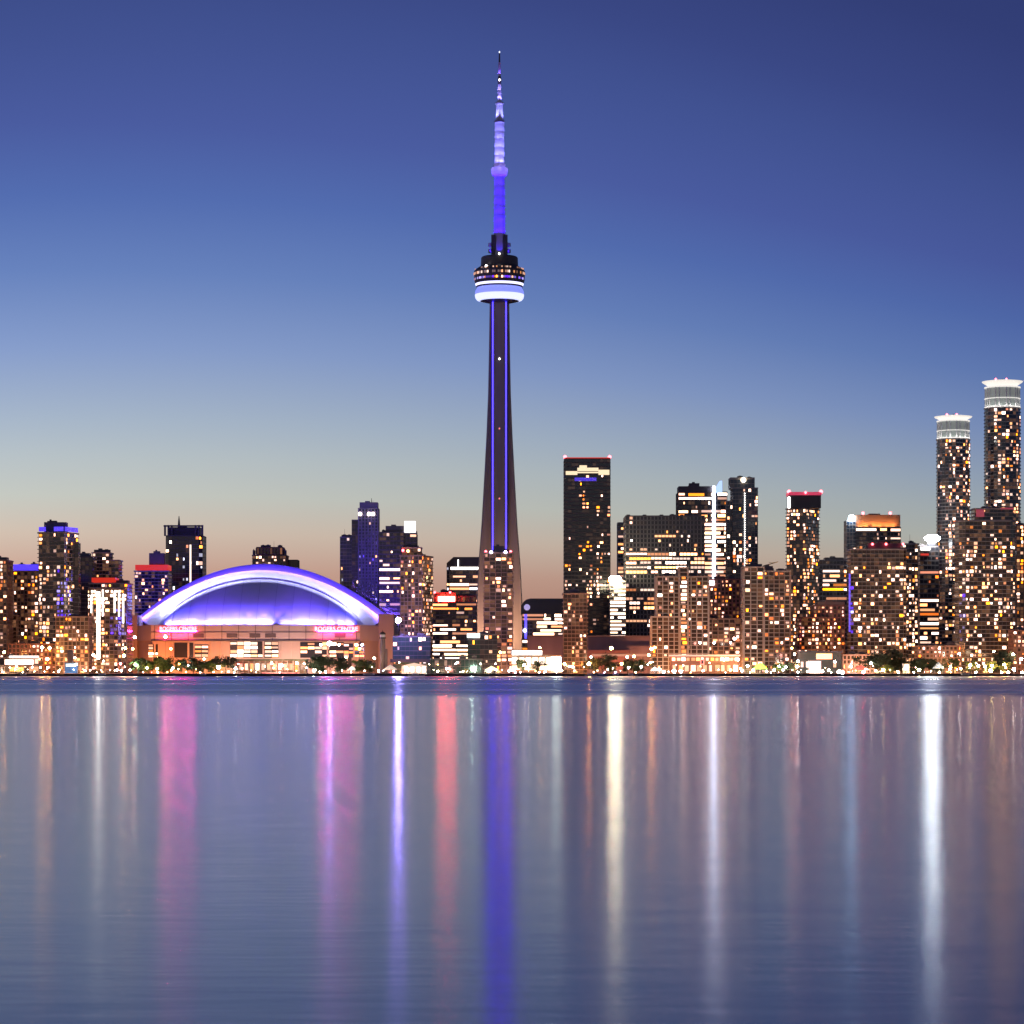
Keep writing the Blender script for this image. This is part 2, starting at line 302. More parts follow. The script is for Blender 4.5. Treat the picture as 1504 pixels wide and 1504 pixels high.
class Building:
    def __init__(s, name, label, px, Y, cat='building', group=None):
        s.Y = Y; s.cx = X(px, Y); s.root = empty(name, (s.cx, Y, G0), label, cat, group); s.cells = []; s.ext = None; BUILD.append(s)
    def lx(s, px): return X(px, s.Y) - s.cx
    def lz(s, py): return Z(py, s.Y) - G0
    def poly(s, x0, x1, depth=None, corner=None, round_=False, chamfer=0, skew=0.55, y=0.0):
        a, b = s.lx(x0), s.lx(x1); w = b - a; depth = depth or w
        if corner is not None:
            c = s.lx(corner); L = Vector((a, y + (c - a) * skew)); C = Vector((c, y)); Rr = Vector((b, y + (b - c) / skew if skew else depth))
            Bk = L + Rr - C; return [tuple(C), tuple(Rr), tuple(Bk), tuple(L)]
        if round_:
            n = 28; cx = (a + b) / 2
            return [(cx + w / 2 * math.cos(2 * math.pi * k / n), y + depth / 2 + depth / 2 * math.sin(2 * math.pi * k / n)) for k in range(n)]
        if chamfer:
            c = M(chamfer, s.Y); return [(a + c, y), (b - c, y), (b, y + c), (b, y + depth), (a, y + depth), (a, y + c)]
        return [(a, y), (b, y), (b, y + depth), (a, y + depth)]
    def vol(s, x0, x1, ytop, ybase=None, style='condo_dark', name='wall', lit=None, pal=None, mask=None, dim=None, parapet=1.1, occ=True, over=None, cluster=0.8, **shape):
        st = dict(STY[style]); st.update(over or {})
        if dim is not None: st['dim'] = dim
        poly = s.poly(x0, x1, **shape)
        z0 = 0.0 if ybase is None else s.lz(ybase); z1 = s.lz(ytop) - parapet
        nf = max(1, round((z1 - z0) / st['fh'])); fh = (z1 - z0) / nf
        G, S, K, NO = plan(poly, st['bay'] if not shape.get('round_') else 99, st['pier'] if not shape.get('round_') else 0.3, st['proud'], st['slab']); n = len(G)
        V, Fc, MI, GL = [], [], [], []
        def ring(pts, z): b = len(V); V.extend([(p.x, p.y, z) for p in pts]); return b
        seed = random.random() * 1000; dp, dm, dc = st['dim']
        def bridge(a, b, kind, fl):
            for i in range(n):
                j = (i + 1) % n; Fc.append((a + i, a + j, b + j, b + i))
                g = (0, 0, 0)
                if kind == 's': MI.append(0)
                elif K[i] == 'g':
                    MI.append(1)
                    if random.random() < dp:
                        q = dm * random.random() ** 1.5; g = (dc[0] * q, dc[1] * q, dc[2] * q)
                    wv = G[j] - G[i]; c = (G[i] + G[j]) / 2
                    s.cells.append(dict(c=c, n=NO[i], w=wv.length, z0=V[a][2], z1=V[b][2], f=fl, k=i, tag=id(poly)))
                else: MI.append(2)
                GL.append(g)
        s.ext = (x0, x1) if s.ext is None else s.ext
        start = len(s.cells); prev = None
        for f in range(nf):
            zf = z0 + f * fh
            r0 = ring(S, zf)
            if prev is not None: bridge(prev, r0, 's', f)
            r1 = ring(S, zf + st['sh']); bridge(r0, r1, 's', f)
            r2 = ring(G, zf + st['sh']); bridge(r1, r2, 's', f)
            r3 = ring(G, zf + fh); bridge(r2, r3, 'g', f); prev = r3
        r4 = ring(S, z1); bridge(prev, r4, 's', nf); r5 = ring(S, z1 + parapet); bridge(r4, r5, 's', nf)
        ins = [p - NO[i] * 0.9 for i, p in enumerate(G)]; r6 = ring(ins, z1 + parapet - 0.02); bridge(r5, r6, 's', nf)
        Fc.append(tuple(range(r6, r6 + n))); MI.append(3); GL.append((0, 0, 0))
        o = mesh_obj(name, V, Fc, st['mats'], s.root, MI, False, GL)
        cells = s.cells[start:]
        JOBS.append(dict(b=s, cells=cells, lit=st['lit'] if lit is None else lit, pal=pal or st['pal'], run=st.get('run', False), mask=mask, cluster=cluster))
        if occ: OCC.append((x0, x1, ytop, s.Y))
        if occ and not shape.get('round_') and x1 - x0 > 18:
            xs = [p[0] for p in poly]; ys = [p[1] for p in poly]; cxm = sum(xs) / len(xs); cym = sum(ys) / len(ys); W2 = (max(xs) - min(xs)) * 0.36; D2 = (max(ys) - min(ys)) * 0.16
            zt = z1 + parapet - 0.1
            for _ in range(random.randint(2, 4)):
                w_, h_ = random.uniform(1.2, 3.2), random.uniform(1.0, 2.6); qx, qy = cxm + random.uniform(-W2, W2), cym + random.uniform(-D2, D2)
                MB().box(qx - w_, qx + w_, qy - 1.3, qy + 1.3, zt, zt + h_).box(qx - w_ * .5, qx + w_ * .4, qy - .8, qy + .8, zt + h_, zt + h_ + .5).build('cooling_unit', CONCD, s.root)
            if random.random() < .45:
                qx, qy = cxm + random.uniform(-W2, W2), cym
                MB().tube((qx, qy, zt), (qx, qy, zt + random.uniform(4, 8)), 0.16, 0.08).build('antenna', BLACK, s.root)
        return o
    def box(s, name, x0, x1, y0, y1, mat, dy0=0.0, depth=4.0):
        return MB().box(s.lx(x0), s.lx(x1), dy0, dy0 + depth, s.lz(y1), s.lz(y0)).build(name, mat, s.root)
    def penthouse(s, x0, x1, ytop, ybase, mat=None, depth=10, dy=4.0, name='penthouse'):
        OCC.append((x0, x1, ytop, s.Y)); a, b, z0, z1 = s.lx(x0), s.lx(x1), s.lz(ybase), s.lz(ytop)
        m = MB().box(a, b, dy, dy + depth, z0, z1)
        m.box(a + 0.3 * (b - a), a + 0.55 * (b - a), dy + 1, dy + depth * 0.6, z1, z1 + 1.2)
        return m.build(name, mat or CONCD, s.root)
    def lamp(s, px, py, r, mat, dy=-0.5, name='warning_light'):
        z = s.lz(py); c = s.lx(px)
        return MB().lathe([(r * 0.4, z - r), (r, z - r * 0.4), (r, z + r * 0.4), (r * 0.4, z + r)], c, dy, 8).build(name, mat, s.root)
    def ball(s, *a, **k): return s.lamp(*a, **k)
    def band(s, name, x0, x1, y0, y1, mat, depth, out=0.25):     # a lit strip wrapped round the parapet
        a, b = s.lx(x0) - out, s.lx(x1) + out; z0, z1 = s.lz(y1), s.lz(y0)
        return MB().box(a, b, -out, depth + out, z0, z1).build(name, mat, s.root)

UNIT = {}
def unit_window(pal):
    if pal not in UNIT:
        mb = MB().box(-0.5, 0.5, -0.5, 0.5, -0.5, 0.5); me = bpy.data.meshes.new('window_' + pal); me.from_pydata(mb.v, [], mb.f)
        me.materials.append(WIN[pal]); me.update(); UNIT[pal] = bpy.data.objects.new('window', me)
    return UNIT[pal]
def pal_list(s):
    out = []
    for t in s.split():
        k, c = (t.split('*') + ['1'])[:2]; out += [k] * int(c)
    return out
def add_window(b, c, n, w, z0, z1, pal, thick=0.16):
    o = unit_window(pal).copy(); o.name = 'window'; COL.objects.link(o); o.parent = b.root
    o.location = (c.x + n.x * 0.1, c.y + n.y * 0.1, (z0 + z1) / 2); o.rotation_euler = (0, 0, math.atan2(n.y, n.x) + math.pi / 2)
    o.scale = (w, thick, z1 - z0); return o
def set_windows():
    total = 0
    per = {}
    for J in JOBS:
        b = J['b']; rows = {}
        ox, oy = random.random() * 99, random.random() * 99
        for c in J['cells']:
            if c['n'].y > -0.22: continue
            wx, wy = b.cx + c['c'].x, b.Y + c['c'].y
            px = 752 + wx / wy * F; py = HZ - (G0 + (c['z0'] + c['z1']) / 2 - CAMZ) / wy * F
            if px < -2 or px > 1506 or py > 984: continue
            hid = False
            for (x0, x1, yt, Yo) in OCC:
                if Yo < b.Y - 8 and x0 + 1 < px < x1 - 1 and py > yt + 1: hid = True; break
            if hid: continue
            p = J['lit']; pal = J['pal']
            if J['mask']:
                r = J['mask'](px, py)
                if r is not None: p, pal = r
            cl = noise.noise(Vector((ox + c['k'] * 0.11, oy + c['f'] * 0.33, 1.7))) * 1.5 + noise.noise(Vector((ox + c['k'] * 3.1, oy + c['f'] * 0.06, 7.7))) * 1.1
            rows.setdefault(c['f'], []).append((c, px, py, p, pal, cl))
        lst = per.setdefault(id(b), [b, []])[1]
        for f in sorted(rows):
            row = rows[f]
            if J['run']:
                fp = random.random(); cur = None
                for (c, px, py, p, pal, cl) in row:
                    on = random.random() < (0.88 if fp < p else 0.10) and random.random() < 0.94
                    if on and cur and abs((c['c'] - cur['last']).length - cur['w1']) < cur['w1'] * 0.6 and (c['n'] - cur['n']).length < 0.01 and cur['len'] < 6:
                        cur['pts'].append(c['c']); cur['last'] = c['c']; cur['len'] += 1; continue
                    cur = None
                    if on:
                        cur = dict(pts=[c['c']], last=c['c'], w1=c['w'] * 1.12, w=c['w'], n=c['n'], z0=c['z0'], z1=c['z1'], len=1, pal=random.choice(pal_list(pal)))
                        lst.append(cur)
            else:
                for (c, px, py, p, pal, cl) in row:
                    if random.random() < p * max(0.1, 1 + J['cluster'] * cl):
                        lst.append(dict(pts=[c['c']], w=c['w'], n=c['n'], z0=c['z0'], z1=c['z1'], pal=random.choice(pal_list(pal))))
    for b, lst in per.values():
        for e in lst:
            e['c'] = sum(e['pts'], Vector((0, 0))) / len(e['pts']); e['W'] = (e['pts'][-1] - e['pts'][0]).length + e['w'] * (0.92 if len(e['pts']) > 1 else random.choice((0.92, 0.8, 0.66, 0.55, 0.45, 0.38)))
            if len(e['pts']) == 1: e['c'] = e['c'] + Vector((-e['n'].y, e['n'].x)) * random.uniform(-1, 1) * (e['w'] * 0.94 - e['W']) / 2
            h = e['z1'] - e['z0']; e['a'] = e['z0'] + h * random.uniform(0.0, 0.28); e['b'] = e['z1'] - h * random.uniform(0.02, 0.22)
        random.shuffle(lst); lst.sort(key=lambda e: -round(e['W'] / 2))
        for e in lst[:100]: add_window(b, e['c'], e['n'], e['W'], e['a'], e['b'], e['pal']); total += 1
        rest = lst[100:]
        if rest:
            pals = sorted({e['pal'] for e in rest}); mb = MB()
            for e in rest:
                c = e['c'] + e['n'] * 0.1; d = Vector((-e['n'].y, e['n'].x)) * e['W'] / 2; q = e['n'] * 0.08; m = pals.index(e['pal'])
                mb.prism([tuple(c - d + q), tuple(c + d + q), tuple(c + d - q), tuple(c - d - q)], e['a'], e['b'], m)
            o = mb.build('window', [WIN[p] for p in pals], b.root); o['kind'] = 'stuff'
    print('windows', total)

exec_order = []
# ---- left group
b = Building('apartment_tower', 'brown apartment tower cut off by the left edge of the picture', 0, 2050)
b.vol(-22, 10, 822, style='condo_brown', depth=24); b.penthouse(-14, 8, 818, 822)
b = Building('apartment_block', 'low brown block in the gap between two towers at far left', 15, 2090)
b.vol(5, 24, 903, style='condo_brown', depth=16)
b = Building('condo_tower', 'condo tower with one violet lit crown, left of the taller violet one', 38, 2100)
b.vol(20, 56, 838, style='condo_brown', depth=24, lit=0.36)
b.band('violet_crown', 20, 56, 829, 838, E_VIOLET_CROWN, 24); b.penthouse(44, 52, 827, 830); b.penthouse(26, 34, 828, 831)
b = Building('condo_tower', 'tallest condo tower at left with two violet lit rooftop bands', 80, 2030)
vm = lambda px, py: (0.62, 'violet*7 white*2') if (px > 86 and 835 < py < 925) else ((0.12, 'white*3 warm*2') if 800 < py < 828 else None)  # violet panes: violet light reflected in the glazing, put in as window emission
b.vol(55, 107, 781, style='condo_dark', corner=94, skew=0.30, lit=0.40, mask=vm, dim=(0.4, 0.12, (1, .5, .28)), pal='warm*6 white*5 orange*2')
OCC.append((107, 111, 796, 2030))
b.vol(100, 111, 796, style='glass_dark', depth=10, y=13.0, name='side_wing', occ=False)
p = b.poly(55, 107, corner=94, skew=0.30)
b.penthouse(62, 94, 766, 781, depth=10, dy=8); b.penthouse(66, 76, 764, 767, depth=5, dy=10, name='cooling_unit')
mb = MB(); 
for (i, j, f0, f1) in ((3, 0, 0.02, 0.28), (3, 0, 0.62, 0.98), (0, 1, 0.05, 0.95)):
    A, Bv = Vector(p[i]), Vector(p[j]); d = Bv - A; nn = Vector((d.y, -d.x)).normalized() * 0.9
    a, c = A + d * f0 + nn, A + d * f1 + nn
    MB().prism([tuple(a), tuple(c), tuple(c - nn * 0.9), tuple(a - nn * 0.9)], b.lz(780), b.lz(773.5)).build('violet_crown', E_VIOLET_CROWN, b.root)
b = Building('apartment_tower', 'dark flat topped tower just right of the violet banded condo', 122, 2230)
b.vol(109, 136, 817, style='glass_dark', depth=22, lit=0.16); b.penthouse(114, 130, 812, 817)
b = Building('apartment_tower', 'dark stepped tower behind the red roofed tower', 155, 2280)
b.vol(136, 160, 811, style='condo_dark', depth=22, lit=0.2); b.vol(158, 174, 822, style='condo_dark', depth=20, name='side_wing', y=1.0, lit=0.15)
b.penthouse(137, 157, 807, 811)
b = Building('condo_tower', 'dark condo tower with red lit roof rim behind the white lit glass building', 160, 2130)
b.vol(132, 187, 856, style='condo_dark', depth=26, lit=0.2, pal='warm*3 orange*3'); b.band('red_crown', 135, 169, 848.5, 855, E_RED, 20, out=0.2); b.penthouse(168, 187, 852, 856)
b = Building('glass_building', 'rounded glass building with a white light strip up its front', 155, 2040)
rm = lambda px, py: (0.75, 'bright*3 warm*1') if py < 890 else ((0.6, 'violet*4 dimwarm*1') if px > 160 and 890 < py < 935 else None)
b.vol(126, 183, 864, style='condo_brown', round_=True, depth=26, lit=0.42, mask=rm, over=dict(slab=0.4, proud=0.15))
b.box('light_strip', 142, 146.6, 869, 968, emit('strip_white', (1, .88, .76), 12.0), dy0=0.2, depth=2.5)
for q, (y0, y1) in ((151, (866, 905)), (168, (868, 900)), (174, (870, 905)), (179.5, (872, 915)), (133, (874, 900))):
    dd = 13 - 13 * math.sqrt(max(0, 1 - ((q - 154.5) / 28.5) ** 2))
    b.box('light_strip', q - 0.7, q + 0.7, y0, y1, E_WHITE, dy0=dd - 1.2, depth=1.0)
b = Building('apartment_block', 'orange lit mid rise block in front of the violet condo tower', 106, 1990)
b.vol(82, 130, 905, style='condo_brown', depth=18, lit=0.4, pal='orange*5 warm*4 amber*3')
b = Building('apartment_block', 'squat brown apartments below the single crowned condo, behind the lit terminal', 45, 2000)
b.vol(12, 82, 945, style='brick', depth=18, lit=0.52, pal='orange*5 warm*4 amber*3')
# ---- around the stadium
b = Building('condo_tower', 'condo tower with red lit roof band at the left end of the dome', 222, 2420)
b.vol(198, 247, 838, style='condo_dark', depth=26, lit=0.2); b.band('red_crown', 199, 246, 829.5, 837, E_RED, 26); b.penthouse(218, 240, 812, 830, depth=12)
b.penthouse(224, 233, 809, 813, depth=6, dy=6, name='cooling_unit')
b = Building('office_tower', 'dark tower with a rooftop spire behind the left side of the dome', 270, 2560)
b.vol(243, 297, 786, style='glass_dark', depth=34, lit=0.15, pal='white*2 cool*3 warm*2', chamfer=5, over=dict(fh=4.0))
b.penthouse(246, 293, 774, 786, mat=BLACK, depth=24, dy=3)
mb = MB()
for q in (242, 247, 252, 287, 292, 297): mb.box(b.lx(q) - 0.8, b.lx(q) + 0.8, 0.5, 3, b.lz(787), b.lz(771))
mb.box(b.lx(240), b.lx(298), 0.6, 2.9, b.lz(773.5), b.lz(771.2)); mb.build('crown_frame', CONCD, b.root)
MB().lathe([(1.3, b.lz(774)), (0.9, b.lz(765)), (0.3, b.lz(757))], b.lx(261), 10, 8).build('spire', BLACK, b.root)
b.box('light_strip', 278.5, 281, 800, 860, emit('strip_dimwhite', (1, .8, .6), 1.6, sample=False), dy0=-0.4, depth=0.5)
b = Building('office_tower', 'brown tower top with slotted crown peeking above the dome', 396, 2640)
b.vol(371, 420, 815, style='condo_brown', depth=30, lit=0.25)
b.vol(376, 415, 803, 815, style='brick', depth=24, y=3.0, name='crown', lit=0.0, over=dict(fh=8, bay=3.4, pier=1.3, proud=0.6))
b.penthouse(371, 374, 808, 815, depth=8, dy=0.5); b.penthouse(417, 420, 808, 815, depth=8, dy=0.5)
b = Building('office_block', 'black flat roofed block just right of the slotted crown above the dome', 428, 2660)
b.vol(419, 437, 822, style='glass_dark', depth=24, lit=0.0, dim=(0, 0, (0, 0, 0)))
b = Building('apartment_tower', 'plain grey tower standing left of the violet tinted tower', 508, 2520)
b.vol(499.5, 518, 788, style='glass_blue', depth=26, lit=0.04)
b = Building('residential_tower', 'tall stepped violet tinted tower right of the dome', 536, 2470)
vio = (0.5, 0.08, (.40, .26, 1)); vov = dict(mats=[VLIT, GLB, VLIT, ROOF], pier=1.2, proud=0.5, slab=0.5, sh=0.8)  # violet light on this tower is put into slab colour and glass glow
b.vol(526.5, 555, 746, style='condo_dark', depth=24, lit=0.05, dim=vio, over=vov, pal='white*3 violet*1')
b.vol(516.5, 527.5, 763, style='glass_dark', depth=18, y=2.0, name='side_wing', lit=0.07, pal='white*3')
b.penthouse(528, 554.5, 737.5, 746, mat=VLIT, depth=18, dy=1.2); MB().tube((b.lx(545), 8, b.lz(738)), (b.lx(545), 8, b.lz(731)), 0.35, 0.2).build('antenna', BLACK, b.root)
for q in (529, 542, 548): b.lamp(q, 755, 1.6, emit('lamp_white_soft', (1, .8, .65), 8), dy=-1.0, name='floodlight')
b = Building('office_tower', 'grey office tower with a blank white lit rooftop sign', 585, 2400)
b.vol(557, 593, 781, style='office', depth=30, lit=0.35, mask=lambda px, py: (0.12, 'white*3') if py < 835 else None)
b.vol(592.5, 611.5, 783, style='office', depth=30, y=1.5, name='side_wing', lit=0.05)
b.penthouse(566, 593, 772, 781, depth=18)
b.box('rooftop_sign', 593.5, 610, 765, 781.5, emit('sign_white', (1, .95, .93), 1.6), dy0=2.5, depth=8)
b = Building('condo_tower', 'brown condo tower with stepped roof left of the red signed office', 612, 2060)
b.vol(588, 633.5, 815, style='condo_brown', corner=620, skew=0.25, lit=0.30)
b.vol(591, 618, 803, 818, style='condo_brown', name='upper_floors', depth=14, y=6.0, lit=0.1)
b.lamp(591.5, 808, 1.0, E_REDLAMP, dy=4); b.lamp(599, 809, 1.0, emit('lamp_orange', (1, .4, .12), 14), dy=5, name='roof_light')
b = Building('office_block', 'dark green glass low block beside the lantern tower', 604, 2015)
b.vol(577, 632, 934, style='glass_dark', depth=20, lit=0.2, pal='white*2 cool*2 amber*2', over=dict(mats=[CONCD, GLG, BLACK, ROOF]), mask=lambda px, py: (0.55, 'white*3') if py < 942 else None)
b.box('canopy', 574, 632, 968, 973, BLACK, dy0=-8, depth=8)
b = Building('office_tower', 'dark crowned office block half hidden behind the left foot of the spire tower', 681, 2540)
b.vol(656, 708, 831, style='office', depth=34, lit=0.5, chamfer=4, pal='white*4 cool*1')
mb = MB(); w0, w1 = b.lx(656), b.lx(708); mb.prism_y([(w0, b.lz(832)), (w1, b.lz(832)), (w1, b.lz(818)), (w0 + M(10, 2540), b.lz(818)), (w0, b.lz(827))], 0.5, 26).build('crown', BLACK, b.root)
OCC.append((658, 706, 818, 2540)); b.box('light_strip', 662, 704, 833, 836.5, E_WHITE, dy0=-0.6, depth=0.5)
b.box('light_strip', 672.3, 673.6, 822, 833, E_WHITE, dy0=-0.2, depth=0.5)
b = Building('office_building', 'brightly striped office building with a red rooftop sign', 665, 2200)
b.vol(634, 700, 884, style='office', depth=34, lit=0.86, pal='white*3 warm*6', mask=lambda px, py: (0.35, 'warm*4') if py < 912 else ((0.95, 'bright*1') if py > 948 else None), over=dict(fh=3.3, sh=1.1))
b.vol(637, 669, 870, 885, style='brick', depth=20, y=2.0, name='upper_floors', lit=0.1)
b.vol(668, 699, 875, 885, style='brick', depth=20, y=4.0, name='upper_floors', lit=0.25)
b.box('rooftop_sign', 643.5, 668, 876, 883, emit('sign_red', (1.0, 0.045, 0.035), 110), dy0=0.6, depth=1.0)
b.box('sign_lettering', 647, 665, 878, 881, emit('sign_pink', (1.0, 0.45, 0.45), 9), dy0=0.2, depth=0.3)
for q in (638.5, 661): b.lamp(q, 870, 0.9, E_REDLAMP, dy=1)
b = Building('office_block', 'dark low block with a white lit rooftop box below the spire tower', 708, 1995)
b.vol(705, 730, 931, style='glass_dark', depth=16, lit=0.2, pal='white*2 warm*2')
b.vol(687, 706, 938, style='glass_dark', depth=16, y=1.0, name='side_wing', lit=0.05, over=dict(mats=[CONCD, GLG, BLACK, ROOF]))
b.box('light_box', 686, 705, 930.5, 936.5, emit('box_white', (.95, 1, .95), 3.0), dy0=0.5, depth=8)
b = Building('condo_tower', 'slim brown condo tower standing in front of the spire tower', 732, 2040)
b.vol(711, 753, 811, style='condo_brown', depth=22, lit=0.32, over=dict(bay=4.2), mask=lambda px, py: (0.5, 'amber*3 warm*3') if py > 955 else None)
b.penthouse(724, 741, 801.5, 811, mat=BLACK, depth=8)
for q, m in ((713.5, E_REDLAMP), (750, E_REDLAMP)): b.lamp(q, 810, 0.9, m, dy=0)
for q in (721.5, 742.5): b.lamp(q, 811, 1.1, emit('lamp_lilac', (.6, .55, 1), 14), dy=-1, name='floodlight')
# ---- centre right
b = Building('convention_hall', 'dark round roofed hall with lit window rows right of the spire tower', 798, 2330)
b.vol(767, 830, 900, style='office', depth=40, lit=0.98, pal='white*4 warm*3', mask=lambda px, py: (0.15, 'warm*1') if px < 790 else ((0.95, 'bright*3 white*2') if py < 932 else (0.1, 'warm*1')), over=dict(fh=3.2, sh=0.8))
pr = [(b.lx(767) - 1, b.lz(902)), (b.lx(830) + 1, b.lz(902)), (b.lx(830) + 1, b.lz(881))] + [(b.lx(767 + q), b.lz(y)) for q, y in ((60, 879), (12, 879), (6, 880.5), (2, 884))] + [(b.lx(767) - 1, b.lz(890))]
MB().prism_y(pr, -0.6, 38).build('roof', principled('roof_green_black', (0.035, 0.05, 0.045), 0.4), b.root); OCC.append((767, 830, 879, 2330))
b.box('light_strip', 770.5, 774, 902, 938, emit('strip_violet_soft', (.10, .07, 1), 1.8), dy0=-0.8, depth=0.6)
b.lamp(774, 892, 2.6, emit('globe_lilac', (.45, .38, .75), 0.9), dy=-2.5, name='globe_sign')
b.lamp(770.5, 926, 1.3, emit('lamp_lilac', (.6, .55, 1), 14), dy=-2, name='floodlight')
BROWNH = principled('hall_brown', (0.36, 0.24, 0.20), 0.8)
b = Building('exhibition_hall', 'long windowless brown hall low behind the trees', 870, 2240)
mb = MB().box(b.lx(775), b.lx(966), 0, 60, 0, b.lz(936)); mb.build('wall', BROWNH, b.root); OCC.append((775, 966, 936, 2240))
MB().box(b.lx(774), b.lx(967), -0.8, 61, b.lz(936), b.lz(933.5)).build('roof_edge', CONCB, b.root)
for q in (790, 872, 905, 935, 958): light('hall_fill', 'AREA', (b.lx(q), -24, 2), 4200, (1, .40, .24), b.root, (b.lx(q), 0, 20), 3, 1)  # area lights added to brighten the hall front, standing in for street lamps
b.box('annex', 862, 925, 955, 983, BRICK, dy0=-10, depth=10)
b.box('window_strip', 868, 966, 960.5, 964, WIN['dimwarm'], dy0=-0.4 if False else -10.4, depth=0.4)
b = Building('condo_tower', 'slim dark condo tower in front of the tall black office tower', 845, 2010)
b.vol(828, 862, 871, style='condo_dark', depth=20, lit=0.2, pal='warm*4 white*2', over=dict(mats=[CONCB, GLW, CONCB, ROOF]))
b.penthouse(838, 850.5, 865, 871, mat=CONCD, depth=8)
b = Building('office_tower', 'tall black slab tower with lit top floor and violet stripe', 862, 2500)
def tm(px, py):
    if py < 690: return (0.0, 'warm')
    if py < 697: return (0.0, 'warm')
    if py < 722: return (0.05, 'warm*2')
    if 858 < py < 880: return (1.0, 'white*3 warm*2')
    if py > 880: return (0.12, 'orange*2 dimwarm*3')
    return (0.19 if py < 810 else 0.34, 'warm*4 orange*2 white*1')
b.vol(829, 896.5, 673, style='glass_dark', depth=40, mask=tm, over=dict(mats=[principled('bronze_cladding', (0.085, 0.065, 0.062), 0.4), GLD, BLACK, ROOF], fh=3.6, slab=0.2, sh=1.2), lit=0.2, cluster=1.6, dim=(0.25, 0.06, (1, .5, .3)))
mb = MB()
for q0, q1, y0, y1 in ((831, 848, 692, 697.5), (848, 879, 687, 692), (851, 862, 683.5, 687), (879, 895, 690, 697.5), (848, 879, 693, 695)): mb.box(b.lx(q0), b.lx(q1), -0.45, -0.1, b.lz(y1), b.lz(y0))
mb.build('top_floor_window', emit('topfloor', (1, .78, .48), 1.1, sample=False), b.root)
b.box('light_strip', 844, 876, 701.5, 706.5, emit('strip_deep_violet', (.06, .02, .8), 0.8), dy0=-0.45, depth=0.35)
for q in (830, 895.5): b.lamp(q, 671, 1.5, E_REDLAMP, dy=1)
b.box('roof_rim', 829, 896.5, 671.8, 673.2, E_RED, dy0=-0.3, depth=1.0)
b = Building('office_building', 'pale slender white lit block right of the tall black tower', 907, 2390)
b.vol(896, 919, 853, style='office', depth=24, lit=0.98, pal='bright*5', over=dict(mats=[CONCL, GLD, CONCL, ROOF], fh=3.4))
b.ball(899.5, 851.5, 3.2, emit('flood_cream', (1, .86, .56), 110), dy=-2, name='floodlight')
b.ball(907, 851.5, 3.2, emit('flood_cream', (1, .86, .56), 110), dy=-2, name='floodlight')
b = Building('office_tower', 'thin pale tower edge left of the wide dark office block', 914, 2640)
b.vol(907.5, 921, 767, style='office', depth=24, lit=0.55, over=dict(mats=[CONC, GLD, CONC, ROOF]))
b = Building('office_block', 'wide dark office block with rows of lit floors', 977, 2420)
def wm(px, py):
    if py < 786: return (0.0, 'warm')
    if py < 791: return (1.0, 'white') if 955 < px < 1015 else (0.0, 'warm')
    if py < 811: return (0.12, 'white')
    if py < 835: return (0.97, 'white*3 warm*4')
    return (0.38, 'warm*5 white*3')
b.vol(919, 1035, 757, style='office', depth=50, dim=(0.15, 0.04, (1, .55, .3)), mask=wm, lit=0.4, over=dict(fh=4.0, mats=[CONCD, GLD, CONC, ROOF], pier=0.6, proud=0.25))
for q in (921, 945, 970, 1000, 1020): b.box('roof_plant', q, q + 5, 755, 757, BLACK, dy0=8, depth=10)
b = Building('office_tower', 'bright office tower with a blue white light strip and pointed fin', 1032, 2570)
b.vol(996.5, 1068, 722, style='office', depth=40, lit=0.9, pal='bright*4 warm*5 white*2', over=dict(sh=1.0, fh=4.1))
b.penthouse(997, 1047, 714, 722, depth=26, dy=1.0); b.penthouse(1013, 1028, 709, 714, depth=10, dy=6, name='cooling_unit')
b.box('light_strip', 1046.8, 1050.2, 714, 880, emit('strip_bluewhite', (.72, .78, 1), 15.0), dy0=-1.0, depth=0.8)
mb = MB().prism_y([(b.lx(1047), b.lz(724)), (b.lx(1060.5), b.lz(724)), (b.lx(1060.5), b.lz(706)), (b.lx(1057), b.lz(706.5))], -0.8, 3)
mb.build('glass_fin', emit('fin_blue', (.35, .5, 1), 1.5), b.root)
b = Building('condo_building', 'pale balconied condo with a bright centre column, left of the red brick tower', 1002, 2000)
cm = lambda px, py: (0.95, 'warm*3 white*2') if 998 < px < 1009 else None
b.vol(965, 1040, 846, style='condo_grid', depth=20, lit=0.24, mask=cm, over=dict(bay=4.0))
b.vol(998, 1009.5, 833, style='condo_grid', depth=12, y=-1.6, name='centre_bay', lit=0.9, over=dict(bay=5.5), occ=False, pal='warm*3 white*2', mask=lambda px, py: (0.0, 'warm') if py < 846 else None)
b.vol(957, 998, 905, style='condo_grid', depth=10, y=-2.2, name='front_wing', lit=0.18, over=dict(bay=4.0), occ=False)
b = Building('apartment_tower', 'reddish brick tower with one pale lit sign at its top', 1064, 2110)
b.vol(1037, 1092, 850, style='brick', depth=24, lit=0.40, pal='amber*4 orange*4 warm*3'); b.penthouse(1050, 1065, 846, 850, mat=BRICK)
b.box('rooftop_sign', 1036.5, 1049, 853.5, 859, emit('sign_lilac', (.9, .8, 1), 18), dy0=-0.8, depth=0.6)
b = Building('condo_tower', 'slim dark glass tower with a round lamp at its top', 1091, 2480)
b.vol(1076, 1113, 716, style='glass_blue', depth=26, lit=0.11, pal='warm*3 white*4', mask=lambda px, py: (0.45, 'white*3 orange*1') if 795 < py < 845 else None, over=dict(slab=0.35))
b.vol(1073, 1108.5, 701, 717, style='glass_blue', depth=22, y=1.5, name='crown', lit=0, parapet=2.0)
b.vol(1068, 1077, 735, style='glass_blue', depth=16, y=3.0, name='side_wing', lit=0.08, over=dict(mats=[CONCL, GLB, CONCL, ROOF]))
